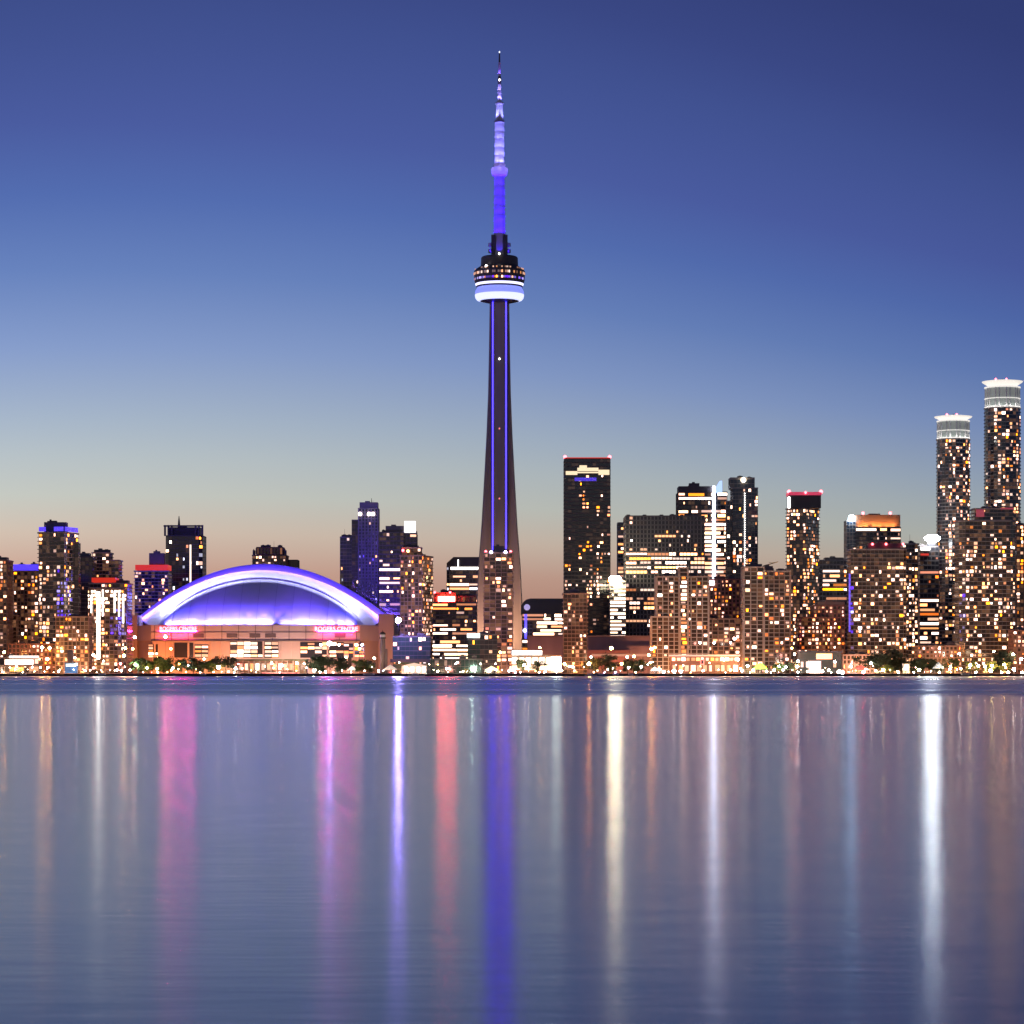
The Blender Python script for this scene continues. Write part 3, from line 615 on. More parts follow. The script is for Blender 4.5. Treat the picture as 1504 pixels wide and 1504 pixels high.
b.ball(1092, 705, 2.2, emit('flood_warm', (1, .82, .55), 10), dy=0.5, name='floodlight')
for k in range(34): b.box('dotted_light', 1093.0, 1094.4, 724 + k * 3.3, 725.6 + k * 3.3, E_WHITE, dy0=-0.9, depth=0.5)
b = Building('condo_building', 'tan gridded condo block with a small crane on its roof', 1125, 2005)
b.vol(1093, 1121.5, 832, style='condo_grid', depth=20, lit=0.22, over=dict(bay=4.3), pal='warm*5 white*3 orange*2')
b.vol(1121.5, 1160, 838, style='condo_grid', depth=20, y=0.6, name='side_wing', lit=0.34, over=dict(bay=4.3, mats=[CONCL, GLW, CONCB, ROOF]), pal='amber*3 warm*4 orange*2')
b.penthouse(1096, 1120, 828, 832, depth=8, mat=CONCD); b.penthouse(1122, 1136, 831, 838, mat=CONCB)
mb = MB(); mb.tube((b.lx(1130), 6, b.lz(838)), (b.lx(1130), 6, b.lz(829)), 0.5).tube((b.lx(1122), 6, b.lz(831)), (b.lx(1144), 6, b.lz(824.5)), 0.45, 0.25).tube((b.lx(1130), 6, b.lz(826)), (b.lx(1140), 6, b.lz(825.8)), 0.15)
mb.build('roof_crane', principled('crane_yellow', (0.5, 0.30, 0.08)), b.root)
b = Building('condo_building', 'low brown condo wing between the brick tower and the tan gridded block', 1070, 2020)
b.vol(1038, 1096, 908, style='condo_grid', depth=16, lit=0.34, over=dict(mats=[CONCB, GLW, CONCB, ROOF], bay=4.0), pal='warm*5 white*3 orange*4')
b = Building('condo_tower', 'dark tower with a magenta red roof rim and corner lamps', 1182, 2310)
b.vol(1157, 1207, 746, style='condo_dark', depth=28, lit=0.39, pal='amber*5 warm*4 white*2', corner=1184, skew=0.6, mask=lambda px, py: (0.9, 'white*2 warm*1') if py < 756 else ((0.15, 'cool*1 warm*2') if px > 1186 and py < 800 else None), over=dict(mats=[CONCD, GLD, CONCD, ROOF]))
b.penthouse(1159, 1206, 727, 746, mat=BLACK, depth=18, dy=0.8)
b.band('red_crown', 1158.5, 1206.5, 722.5, 727.2, emit('rim_magenta', (.55, .01, .06), 1.0), 20)
for q in (1159, 1206): b.lamp(q, 722, 1.5, E_REDLAMP, dy=1)
b.lamp(1183, 723.5, 1.0, E_REDLAMP, dy=-1)
b.box('light_strip', 1157.5, 1160.5, 730, 746, emit('strip_white', (1, .88, .76), 12.0), dy0=0.2, depth=1.0)
b = Building('office_block', 'striped office block right of the magenta rimmed tower', 1225, 2360)
b.vol(1203, 1244, 822, style='office', depth=28, lit=0.75, over=dict(mats=[CONC, GLD, CONC, ROOF]), pal='white*4 warm*3'); b.penthouse(1213, 1240, 818.5, 822, depth=14)
b = Building('apartment_building', 'curved reddish brown stepped apartments below the striped office block', 1208, 2030)
b.vol(1173, 1222, 906, style='brick', round_=True, depth=26, lit=0.46, pal='orange*4 warm*6', over=dict(slab=0.5))
b.vol(1196, 1243, 888, style='brick', depth=22, y=8.0, name='upper_wing', lit=0.3, pal='orange*3 warm*3')
b.penthouse(1203, 1243, 883.5, 888, mat=CONCB, depth=12, dy=9)
b = Building('office_tower', 'office tower with an orange lit crown', 1285, 2470)
b.vol(1257, 1323, 774, style='office', depth=34, lit=0.0, mask=lambda px, py: (1.0, 'white') if 772 < py < 779 or (787 < py < 793 and px > 1290) else (0.12, 'warm'), over=dict(fh=4.0))
b.vol(1244, 1257.5, 764, style='glass_blue', depth=20, y=2.5, name='side_wing', lit=0.03, over=dict(mats=[CONCL, GLB, CONCL, ROOF]))
b.penthouse(1257.5, 1322.5, 756, 774, mat=principled('copper_screen', (0.42, 0.22, 0.13), 0.5), depth=24, dy=1.0, name='crown')
for q in (1264, 1272, 1284, 1292, 1303, 1312):
    light('crown_uplight', 'AREA', (b.lx(q), -1.6, b.lz(773.0)), 800, (1, .42, .12), b.root, (b.lx(q), 1.0, b.lz(762)), 3.0, 1.0)
for q in (1268, 1308): b.lamp(q, 753.5, 1.3, E_REDLAMP, dy=2)
b.ball(1251, 761, 3.0, emit('flood_iceblue', (.62, .80, 1), 34), dy=0.5, name='floodlight')
b = Building('condo_building', 'broad dark condo block with red roof lamps below the orange crowned tower', 1292, 2020)
vm2 = lambda px, py: (0.45, 'violet*3 white*1') if px < 1256 and py > 830 else ((0.06, 'white') if py < 830 else None)
b.vol(1250, 1331, 806, style='condo_dark', depth=22, lit=0.30, mask=vm2, pal='warm*5 white*5', over=dict(mats=[CONC, GLW, CONCB, ROOF]), chamfer=4)
b.penthouse(1276, 1324, 797.5, 806, depth=10)
for q in (1282, 1302, 1327): b.lamp(q, 799, 0.9, E_REDLAMP, dy=2)
b.box('light_strip', 1247.6, 1250.4, 842, 928, emit('strip_violet_dim', (.12, .07, 1), 1.1), dy0=3.0, depth=0.8)
b = Building('condo_tower', 'narrow white speckled condo tower right of the broad dark condo block', 1337, 2150)
b.vol(1326, 1348, 798, style='condo_dark', depth=20, lit=0.5, pal='white*5 warm*2', over=dict(bay=2.6))
b = Building('office_building', 'pale striped block behind the narrow speckled condo', 1353, 2330)
b.vol(1346, 1361, 838, style='office', depth=20, lit=0.9, over=dict(mats=[CONCL, GLD, CONCL, ROOF], fh=3.4))
b = Building('office_building', 'narrow block topped by a very bright white floodlight', 1364, 2210)
b.vol(1351, 1379, 802, style='office', depth=20, lit=0.52, pal='white*4 orange*2', mask=lambda px, py: (0.97, 'white*4') if 905 < py < 950 else ((0.1, 'orange') if py < 875 else None))
mb = MB(); xa, xb, za, zb = b.lx(1357.5), b.lx(1380), b.lz(795.5), b.lz(786)
mb.prism_y([(xa + 3, za), (xb - 3, za), (xb, za + 2), (xb, zb - 2), (xb - 3, zb), (xa + 3, zb), (xa, zb - 2), (xa, za + 2)], -3.5, -0.6)
mb.build('floodlight', emit('flood_white', (.92, .95, 1), 110), b.root)
MB().box(b.lx(1362), b.lx(1374), 0, 2, b.lz(802), b.lz(795)).build('floodlight_mount', BLACK, b.root)
b.box('red_sign', 1352, 1364, 813, 816, E_RED, dy0=-0.8, depth=0.5); b.box('light_strip', 1352, 1366, 804, 808, E_WHITE, dy0=-0.8, depth=0.5)
# ---- the two round tipped towers
GLC = glass('glass_crown', (0.28, 0.33, 0.31), 0.3)
def crown_tower(x0, x1, yt, yg0, yg1, Y, label, ybody):
    b = Building('condo_tower', label, (x0 + x1) / 2, Y, group='twin towers with round white crowns')
    b.vol(x0, x1, yg1, style='condo_dark', round_=True, depth=M(x1 - x0, Y), lit=0.39, pal='warm*6 white*4 orange*1', over=dict(slab=0.7, mats=[CONC, GLD, CONCD, ROOF]), mask=lambda px, py: (0.10, 'white*3 warm*1') if px < x0 + 10 else None)
    r = M(x1 - x0, Y) / 2; cx = 0.0; cy = r
    z0, z1 = b.lz(yg1), b.lz(yg0)
    me = MB().lathe([(r * 0.93, z0), (r * 0.93, z1)], cx, cy, 28); me.build('crown_glazing', [emit('crown_glass', (.92, .95, .88), 0.15, (0.2, 0.25, 0.24), sample=False)], b.root)
    mb = MB()
    for k in range(20):
        a = 2 * math.pi * k / 20 + (0.05 if k % 2 else -0.05); px, py = cx + r * 0.97 * math.cos(a), cy + r * 0.97 * math.sin(a); mb.box(px - 0.42, px + 0.42, py - 0.42, py + 0.42, z0, z1)
    mb.build('crown_frame', WHITEP, b.root)
    for q, hh in ((0.0, 0.05), (0.42, 0.03), (0.94, 0.06)):
        za = z0 + (z1 - z0) * q; MB().lathe([(r * 1.02, za), (r * 1.02, za + (z1 - z0) * hh)], cx, cy, 28).build('crown_ring', emit('ring_white', (1, .95, .88), 0.85), b.root)
    zt = b.lz(yt); MB().lathe([(r * 0.75, z1 + 0.4), (r * 1.12, zt - 1.4), (r * 1.16, zt - 0.5), (r * 0.9, zt)], cx, cy, 32).build('crown_disc', emit('disc_white', (1, .92, .82), 0.85), b.root)
    MB().tube((cx, cy, zt), (cx, cy, zt + 2.0), 0.4).build('mast', BLACK, b.root)
    for q in (-0.5, 0.1): MB().lathe([(0.4, zt), (0.9, zt + 0.6), (0.4, zt + 1.4)], cx + q * r, cy - r * 0.7, 8).build('warning_light', E_REDLAMP, b.root)
    for k in range(9):
        a = -math.pi * (0.08 + 0.84 * k / 8)
        light('crown_uplight', 'POINT', (cx + r * 1.12 * math.cos(a), cy + r * 1.12 * math.sin(a), z0 + 1.5), 260, (1, .95, .88), b.root, size=0.3)
    return b
crown_tower(1380, 1428, 609, 616, 643, 2260, 'shorter of the two towers with round white lit crowns', 643)
crown_tower(1451, 1503, 557, 566, 597, 2280, 'taller of the two towers with round white lit crowns', 597)
b = Building('condo_building', 'broad stepped dark condo in front of the taller crowned tower', 1452, 2020)
vm3 = lambda px, py: (0.3, 'violet*2 white*2') if px < 1418 and py > 840 else ((0.10, 'warm*2 white') if py < 790 else None)
b.vol(1410, 1492, 764, style='condo_dark', depth=24, lit=0.34, mask=vm3, pal='warm*6 white*4', chamfer=8, over=dict(mats=[CONC, GLW, CONCD, ROOF]))
b.vol(1432, 1488, 746, 764, style='condo_dark', depth=16, y=2.0, name='upper_floors', lit=0.08)
b.box('red_sign', 1434, 1446, 748, 759, emit('dim_red', (.5, .01, .05), 0.5), dy0=1.0, depth=0.6); b.box('red_sign', 1470, 1489, 745.5, 748, emit('dim_red', (.5, .01, .05), 0.5), dy0=1.0, depth=0.6)
b = Building('condo_tower', 'brown tower with warm lit columns cut off by the right edge', 1510, 1985)
b.vol(1488, 1530, 925, style='brick', depth=20, lit=0.5, pal='warm*6 orange*3')
b = Building('condo_tower', 'pinkish lit tower rising behind the right edge of the picture', 1512, 2110)
b.vol(1493, 1535, 770, style='condo_brown', depth=20, lit=0.63, pal='warm*5 white*4 orange*2')
b = Building('podium_building', 'orange lit low podium under the bright floodlight block', 1381, 1990)
b.vol(1348, 1412, 948, style='brick', depth=16, lit=0.7, pal='orange*6 amber*3', over=dict(mats=[CONCB, GLW, CONCB, ROOF]))
b = Building('podium_building', 'pinkish low podium at the foot of the broad dark condo block', 1262, 1975)
b.vol(1238, 1284, 961, style='brick', depth=14, lit=0.2, pal='warm*3', over=dict(mats=[principled('pink_render', (0.45, 0.30, 0.27)), GLW, principled('pink_render', (0.45, 0.30, 0.27)), ROOF]))

# ------------------------------------------------------------------ stadium
SY = 2300.0; SX = X(385, SY); st = empty('domed_stadium', (SX, SY, G0), 'domed stadium with violet lit arched roof and orange lit wall', 'stadium')
K = SY / F
def sz(py, Y=SY): return Z(py, Y) - G0
STC = principled('stadium_concrete', (0.46, 0.36, 0.31), 0.8, scale=0.05); STC2 = principled('stadium_panel', (0.50, 0.43, 0.42), 0.8, scale=0.08)
YF = -58.0; H0 = sz(918, SY + YF)
foot = [(-86, YF), (86, YF), (112, YF + 45), (112, 70), (80, 110), (-80, 110), (-112, 70), (-112, YF + 45)]
zb1 = sz(941, SY + YF); 
MB().prism(foot, 0, zb1).build('lower_wall', STC, st)
up = [(x * 1.012, YF - 1.4 if y == YF else y) for x, y in foot]
MB().prism(up, zb1, H0).build('upper_wall', STC2, st)
mb = MB()
for k in range(13):
    x = -84 + k * 14; mb.box(x - 0.25, x + 0.25, YF - 1.75, YF - 1.38, zb1 + 0.2, H0 - 0.2)
mb.box(-87, 87, YF - 1.8, YF - 1.38, H0 - 6.2, H0 - 5.7)
mb.build('wall_joint', CONCD, st)
mb = MB()
for x in (-52, -24, -5, 8, 66): mb.box(x, x + 9, YF - 1.7, YF - 1.37, zb1 + 2.5, zb1 + 6)
mb.build('louvre', principled('louvre_dark', (0.12, 0.10, 0.11)), st)
MB().box(-114, -102, -34, 20, 0, sz(905)).build('end_tower', STC, st)
MB().box(101, 114, -34, 20, 0, sz(903)).build('end_tower', STC, st)
OCC.append((188, 581, 905, SY - 60)); OCC.append((260, 510, 862, SY - 60)); OCC.append((300, 470, 846, SY))
DOME = principled('dome_membrane', (0.78, 0.78, 0.80), 0.55, noise_amt=0.04)
# inner quarter dome
a_d, b_d, Hd = 150 * K, 46.0, 70 * K
def dome_z(x, q): return Hd * max(0.0, 1 - (x / a_d) ** 2) ** 0.75 * (1.04 * q - 0.04 * q * q) ** 0.86
V, Fc = [], []; nu, nv = 72, 28
for j in range(nv + 1):
    q = j / nv
    for i in range(nu + 1):
        th = math.pi * i / nu; rr = 1 - (1 - q) ** 1.6 if False else q
        # q runs from rim (0) to the back edge centre line (1): slide the plan ellipse inward towards the arch
        x = -a_d * math.cos(th); y = -b_d * math.sin(th) * (1 - q)
        V.append((x, y - 10, H0 + dome_z(x, q)))
for j in range(nv):
    for i in range(nu): a = j * (nu + 1) + i; Fc.append((a, a + 1, a + nu + 2, a + nu + 1))
mesh_obj('dome_end', V, Fc, DOME, st, smooth=True)
mb = MB()
for k in range(-5, 6):
    x = k / 6 * a_d
    pts = []
    for q in range(13):
        y = -b_d * math.sqrt(max(0, 1 - (x / a_d) ** 2)) * (1 - q / 12); pts.append((x, y - 10, H0 + dome_z(x, q / 12) + 0.05))
    for p0, p1 in zip(pts, pts[1:]): mb.tube(p0, p1, 0.13, n=4)
mb.build('dome_seam', principled('seam_grey', (0.45, 0.45, 0.50)), st)
# arched panel: inner edge, middle edge, outer edge, and the roof running back
prof = [(150, 71, .75, -11.0), (188, 82.0, .96, -5.0), (200, 92, 1.0, 12.0), (200, 90, 1.0, 75.0)]
ns = 64; rings = []
for (aa, hh, pw, yy) in prof:
    row = []
    for i in range(ns + 1):
        s = 0.945 * math.sin(math.pi / 2 * (2 * i / ns - 1)); row.append((s * aa * K, yy, H0 + hh * K * max(0, 1 - s * s) ** pw))
    e = {150: 149, 188: 164, 200: 170}[aa]; row = [(-e * K, yy + (0 if aa == 150 else 1), H0)] + row + [(e * K, yy + (0 if aa == 150 else 1), H0)]
    rings.append(row)
def strip(r0, r1, name, mat, smooth=True):
    V = r0 + r1; n = len(r0); return mesh_obj(name, V, [(i, i + 1, n + i + 1, n + i) for i in range(n - 1)], mat, st, smooth=smooth)
RIM = principled('roof_rim_violet_lit', (0.40, 0.36, 0.62), 0.5, noise_amt=0.05)  # violet light on the rim is partly put into its base colour
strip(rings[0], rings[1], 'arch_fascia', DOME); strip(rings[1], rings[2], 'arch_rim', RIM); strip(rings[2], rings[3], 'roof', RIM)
lip = [(x * 0.985, -12.2, z - 0.2) for x, y, z in rings[0]]; lip2 = [(x * 0.985, -12.2, z - 1.6) for x, y, z in rings[0]]
strip(lip2, lip, 'seal', principled('seal_dark', (0.04, 0.03, 0.07)))
back = rings[3]; mesh_obj('back_wall', back, [tuple(reversed(range(len(back))))], CONC, st)
# roof floodlights: along the dome foot, and along the seam aiming at the fascia
VL = (0.085, 0.068, 1.0)
def dome_light(xp, pw, w=7.0):
    x = (xp - 384) * K; y = -10 - b_d * math.sqrt(max(0, 1 - min(1, (x / a_d) ** 2))) - 3.0
    o = light('floodlight', 'AREA', (x, y, H0 - 0.3 + 0.8), pw, VL, st, (x * 0.9, y + 14, H0 + 14), w, 1.0, spread=95)
for xp in (250, 262, 276, 288, 315, 330, 345, 360, 375, 390, 402, 450, 463, 477, 492, 508, 520): dome_light(xp, 17000)
for xp in (301, 426, 438): dome_light(xp, 8000)
for i in range(26):
    s = 0.88 * math.sin(math.pi / 2 * (2 * (i + 0.5) / 26 - 1)); x = s * 147 * K; z = H0 + 71 * K * max(0, 1 - s * s) ** .75
    bo = 1.25 if i < 12 else 0.85
    tgt = (s * 172 * K, -7, H0 + 79 * K * max(0, 1 - s * s) ** .85)
    light('floodlight', 'AREA', (x * 1.02, -20.5, z + 1.2), 1500 * bo, (0.54, 0.54, 1.0), st, tgt, 10, 0.8, spread=130)
for i in range(26):
    s = 0.92 * math.sin(math.pi / 2 * (2 * (i + 0.5) / 26 - 1)); x = s * 190 * K; z = H0 + 84.3 * K * max(0, 1 - s * s) ** .95
    light('rim_floodlight', 'AREA', (x, -17, z + 2.2), 3600, (0.14, 0.06, 1.0), st, (s * 196 * K, 3, H0 + 87 * K * (1 - s * s)), 8, 0.8, spread=70)
for i in range(12):
    xx = (-0.86 + 1.72 * i / 11) * a_d * 0.93
    light('parapet_floodlight', 'SPOT', (xx, YF - 1.0, H0 + 5.0), 52000, (0.13, 0.05, 1.0), st, (xx * 0.72, -24, H0 + dome_z(xx * 0.72, 0.62)), 0.25, spot=46)
# lettering on the wall
def text(name, body, size, loc, mat, parent, ext=0.15, align='CENTER'):
    c = bpy.data.curves.new(name, 'FONT'); c.body = body; c.size = size; c.extrude = ext; c.align_x = align; c.align_y = 'CENTER'; c.offset = size * 0.02
    c.materials.append(mat); o = bpy.data.objects.new(name, c); COL.objects.link(o); 
    dg = bpy.context.evaluated_depsgraph_get(); me = bpy.data.meshes.new_from_object(o.evaluated_get(dg)); bpy.data.objects.remove(o)
    o = bpy.data.objects.new(name, me); COL.objects.link(o); o.parent = parent; o.location = loc; o.rotation_euler = (R(90), 0, 0); return o
SIGN = emit('sign_letters_pink', (1.0, 0.07, 0.09), 16.0)
SIGNP = emit('sign_panel_red', (1.0, 0.03, 0.02), 0.4)
STREAKBAR = emit('streak_bar_red', (1.0, 0.012, 0.24), 700.0)  # glowing bar added below the letters to colour the water streaks
for x0, x1 in ((237, 287), (465, 523)):
    o = text('sign_lettering', 'ROGERS CENTRE', 4.7, ((X((x0 + x1) / 2, SY + YF) - SX), YF - 2.1, sz(923.8, SY + YF)), SIGN, st)
    o.scale = ((x1 - x0) / 50 * 0.86, 1, 1)
    MB().box(o.location.x - 16, o.location.x + 16, YF - 1.95, YF - 1.82, sz(926.4, SY + YF), sz(920.4, SY + YF)).build('sign_panel', SIGNP, st)
    MB().box(o.location.x - 15, o.location.x + 15, YF - 2.2, YF - 1.85, sz(927.4, SY + YF), sz(926.8, SY + YF)).build('added_streak_bar', STREAKBAR, st)
    light('sign_glow', 'AREA', (o.location.x, YF - 7, sz(926, SY + YF)), 1300, (1, .03, .03), st, (o.location.x, YF, sz(928, SY + YF)), 26, 2)
for x in (-84, -70, -56, -37, -29, 6.5, 22, 29, 60, 82):
    MB().box(x - 0.7, x + 0.7, YF - 1.3, YF - 0.004, 0, zb1 - 0.004).build('buttress', STC, st)
for x, w, z0, h in ((-79, 5, 3, 7), (-34, 3, 2.5, 12), (12, 5, 3, 5), (24, 3, 3, 9), (70, 6, 3, 6), (77, 3, 3, 12)):
    MB().box(x, x + w, YF - 0.25, YF - 0.003, z0, z0 + h).build('doorway', principled('opening_dark', (0.03, 0.025, 0.025)), st)
MB().box(-87, 87, YF - 2.4, YF - 1.42, zb1 - 0.5, zb1 + 0.4).build('ledge', CONCD, st)
# hotel windows and glazed bays in the lower wall
for (x0, x1, y0, y1, nx, nz, pal, pr) in ((338, 409, 942, 966, 7, 4, 'white*4 warm*2', 0.8), (441, 505, 943, 966, 6, 4, 'white*3 warm*3', 0.55), (505, 535, 945, 966, 4, 4, 'orange*3 amber*2', 0.6), (286, 306, 947, 966, 2, 3, 'amber*3', 0.9), (256, 284, 944, 966, 4, 4, 'warm*2 cool*1', 0.2), (218, 232, 946, 966, 2, 5, 'warm*3', 0.6)):
    Yw = SY + YF; a, c = X(x0, Yw) - SX, X(x1, Yw) - SX; z0, z1 = sz(y1, Yw), sz(y0, Yw)
    f = MB().box(a, c, YF - 0.35, YF - 0.003, z0, z1).build('glazed_bay', GLD, st)
    for i in range(nx):
        for j in range(nz):
            if random.random() < pr:
                w, h = (c - a) / nx, (z1 - z0) / nz
                o = unit_window(random.choice(pal_list(pal))).copy(); o.name = 'window'; COL.objects.link(o); o.parent = f
                o.location = (a + (i + .5) * w, YF - 0.4, z0 + (j + .5) * h); o.scale = (w * 0.9, 0.15, h * random.uniform(.45, .8))
# wall floodlights standing on the stadium apron
for q, pw, col in ((196, 40000, (1, .24, .045)), (225, 52000, (1, .25, .05)), (262, 44000, (1, .26, .06)), (312, 52000, (1, .32, .09)), (350, 44000, (1, .52, .36)), (425, 66000, (1, .58, .44)), (478, 44000, (1, .50, .34)), (545, 46000, (1, .36, .14)), (576, 24000, (1, .36, .14))):
    Yw = SY + YF - 26; x = X(q, Yw) - SX
    light('wall_floodlight', 'AREA', (x, YF - 26, 1.2), pw * 0.30, col, st, (x, YF, 22), 3, 1)

# ------------------------------------------------------------------ the spire tower
TY = 2400.0; TX = X(733.6, TY); tw = empty('observation_tower', (TX, TY, G0), 'very tall tapering concrete observation tower with violet light strips', 'tower')
k = TY / F
def tz(py): return Z(py, TY) - G0
TC = principled('tower_concrete', (0.28, 0.25, 0.24), 0.8, noise_amt=0.35, scale=0.25, stretch=(1, 1, 0.06))
hw = [(975, 38.5), (940, 36.0), (880, 33.6), (830, 31.2), (770, 26.6), (700, 22.6), (640, 19.4), (580, 17.0), (520, 15.8), (440, 14.6)]
V, Fc = [], []
Rc, hwid = 7.6, 4.2
for py, half in hw:
    z = max(0, tz(py)) if py != 975 else 0.0
    Lf = half * k / math.cos(R(30))
    ring = []
    for ang, ang2 in ((194, 270), (346, 38), (90, 142)):
        a = R(ang); d = Vector((math.cos(a), math.sin(a))); n = Vector((-d.y, d.x)); ww = 2.3
        Lf = (half * k - 0.25 * ww) / math.cos(R(14)); root = 6.9
        ring += [d * root - n * ww, d * Lf - n * ww * 0.8, d * Lf + n * ww * 0.8, d * root + n * ww]
        a2 = R(ang2); d2 = Vector((math.cos(a2), math.sin(a2))); n2 = Vector((-d2.y, d2.x)); c2 = 4.9 if ang2 == 270 else 3.2; ring += [d2 * Rc - n2 * c2, d2 * Rc + n2 * c2]
    V += [(p.x, p.y, z) for p in ring]
n = 18
for j in range(len(hw) - 1):
    for i in range(n): Fc.append((j * n + i, j * n + (i + 1) % n, (j + 1) * n + (i + 1) % n, (j + 1) * n + i))
Fc.append(tuple((len(hw) - 1) * n + i for i in range(n)))
mesh_obj('shaft', V, Fc, TC, tw)
OCC.append((700, 766, 900, TY)); OCC.append((708, 758, 760, TY))
for sx in (-1, 1):
    x = sx * 9.7 * k; hb = MB().box(x - 0.75, x + 0.75, -7.5, -6.2, tz(812), tz(442)).build('strip_housing', BLACK, tw); MB().box(x - 0.48, x + 0.48, -7.6, -7.503, tz(811.5), tz(442.5)).build('light_strip', E_VIOLET, hb)
for py, m, r in ((528.5, emit('beacon_white', (1, .95, 1), 10), 0.8), (630.5, emit('beacon_dimred', (1, .2, .2), 1.2), 0.8), (733, emit('beacon_dimred', (1, .2, .2), 1.2), 0.8)):
    z = tz(py); MB().lathe([(0.3, z - r), (r, z), (0.3, z + r)], 0, -7.6, 8).build('beacon', m, tw)
# pod
PODM = principled('pod_dark', (0.06, 0.055, 0.06), 0.5)
def lt(name, prof, mat, n=48, smooth=False, parent=None, rot=0): return MB().lathe([(r * k, tz(y)) for r, y in prof], 0, 0, n, rot=rot).build(name, mat, parent or tw, smooth)
pod = lt('pod', [(12, 446), (30, 442), (32, 424), (34, 422), (36.5, 414), (37.5, 404), (37.5, 399), (35, 396), (27.5, 391), (27, 379), (25.5, 377.5), (10, 377.5)], PODM)
lt('radome', [(29, 442.3), (33.0, 441.0), (35.2, 438.4), (36, 435), (36, 433)], emit('radome_light', (.58, .62, 1), 1.5), smooth=True)
lt('radome_rim', [(35.95, 433), (35.8, 430), (35.2, 427), (34, 425), (32.5, 424)], emit('radome_blue', (.22, .27, 1), 1.1), smooth=True)
lt('light_ring', [(34.5, 420.5), (35.6, 417.5), (35, 414.6), (34, 414.3)], emit('ring_lilac', (.66, .66, 1), 2.0))
lt('light_ring', [(32.6, 424.0), (33.4, 422.5), (33.6, 421)], emit('ring_blue', (.22, .28, 1), 1.0))
WB = [emit('deck_warm', (1, .5, .28), 0.9, sample=False, vary=0.9), emit('deck_violet', (.3, .2, 1), 0.9, sample=False, vary=0.9)]
for row, (y0, y1, rr, mm, pr) in enumerate(((412.5, 409.5, 37.15, 1, 0.75), (405, 401.5, 37.9, 0, 0.6), (397.5, 395.2, 35.9, 0, 0.4))):
    for i in range(44):
        if random.random() > pr: continue
        a = math.pi + math.pi * (i + 0.5) / 44; w = math.pi * rr * k / 44 * 0.75
        me = WIN['warm'] if random.random() < 0.15 else WB[mm]
        o = MB().box(-w / 2, w / 2, -0.12, 0.12, 0, M(abs(y0 - y1), TY)).build('window', me, tw)
        o.location = (rr * k * math.cos(a), rr * k * math.sin(a), tz(y0)); o.rotation_euler = (0, 0, a + math.pi / 2)
for px, py, mm, r in ((714.5, 395, emit('deck_flood', (1, .9, .8), 14), 1.2), (733.5, 377, emit('deck_flood', (1, .9, .8), 14), 0.8)):
    MB().lathe([(0.3, tz(py) - r), (r, tz(py)), (0.3, tz(py) + r)], (px - 733.6) * k, -27.5 * k - 0.6, 8).build('floodlight', mm, tw)
UPC = principled('mast_grey', (0.42, 0.42, 0.46), 0.55)
for sx in (-1, 1):
    MB().box(min(sx * 6.0 * k, sx * 12 * k), max(sx * 6.0 * k, sx * 12 * k), -5.2, 5, tz(378), tz(346)).build('neck', PODM, tw)

mb = MB()
for sx in (-1, 1):
    for py in (369, 360): 
        cx = sx * 13.2 * k; mb.lathe([(0.4, tz(py) - 2), (2.0, tz(py) - 1.6), (2.0, tz(py) + 1.6), (0.4, tz(py) + 2)], cx, -1, 8)
mb.build('dish', UPC, tw)
lt('upper_shaft', [(10.4, 378), (8.6, 343), (7.6, 258)], UPC, n=6, rot=0)
lt('upper_pod', [(8, 259.5), (11, 258), (12.3, 253), (12.3, 248), (11.5, 246.5), (8, 246), (8.6, 244), (8.6, 241), (6.5, 240)], UPC)
lt('antenna', [(7.2, 241), (7.0, 180), (4.0, 179.5)], WHITEP, n=16)
lt('antenna_ring', [(7.4, 180), (7.4, 177), (5, 176.5)], PODM, n=16)
mb = MB()
for sx in (-1, 1): mb.lathe([(2.3 * k, tz(177)), (2.2 * k, tz(154))], sx * 2.9 * k, 0, 10)
mb.lathe([(2.2 * k, tz(177)), (2.0 * k, tz(154))], 0, 1.6, 8); mb.build('antenna', WHITEP, tw)
lt('antenna_ring', [(5.6, 154), (6.2, 152), (5.4, 150), (3, 149.5)], UPC, n=16)
lt('antenna', [(2.9, 150), (2.3, 124)], WHITEP, n=12); lt('antenna_ring', [(1.8, 124), (3.0, 119), (1.8, 112)], PODM, n=10)
lt('antenna', [(2.0, 112), (1.8, 92)], UPC, n=8); lt('antenna', [(1.3, 93), (0.9, 78)], PODM, n=6)
MB().lathe([(0.3, tz(119.5)), (0.9, tz(118)), (0.3, tz(116.5))], 0, -2.0, 8).build('beacon', emit('beacon_warm', (1, .85, .8), 12), tw)
MB().lathe([(0.3, tz(78)), (0.7, tz(76.5)), (0.3, tz(75))], 0, 0, 8).build('beacon', emit('beacon_soft', (.8, .85, 1), 1.6), tw)
VB = (0.10, 0.04, 1.0)
def up(py, r, n, pw, col, tgt_py, spot=50):
    for i in range(n):
        a = math.pi + math.pi * (i + 0.5) / n; x, y = r * k * math.cos(a), r * k * math.sin(a)
        light('floodlight', 'SPOT', (x, y, tz(py)), pw, col, tw, (0.3 * x, 0.3 * y, tz(tgt_py)), 0.3, spot=spot)
for py_, pw_ in ((348, 16000), (334, 9000), (320, 8000), (306, 7500), (292, 7000), (278, 6000), (266, 4500)): up(py_, 19, 4, pw_, (0.045, 0.008, 1.0), py_ - 22, 80)
for py_, pw_ in ((243, 6500), (232, 3800), (220, 3200), (208, 2600), (196, 2000), (186, 1400)): up(py_, 15, 4, pw_, (0.20, 0.19, 1.0), py_ - 15, 80)
up(246, 18, 3, 1400, (0.32, 0.25, 1.0), 252, 120)
up(176, 9, 4, 7000, (0.26, 0.26, 1.0), 160, 60)
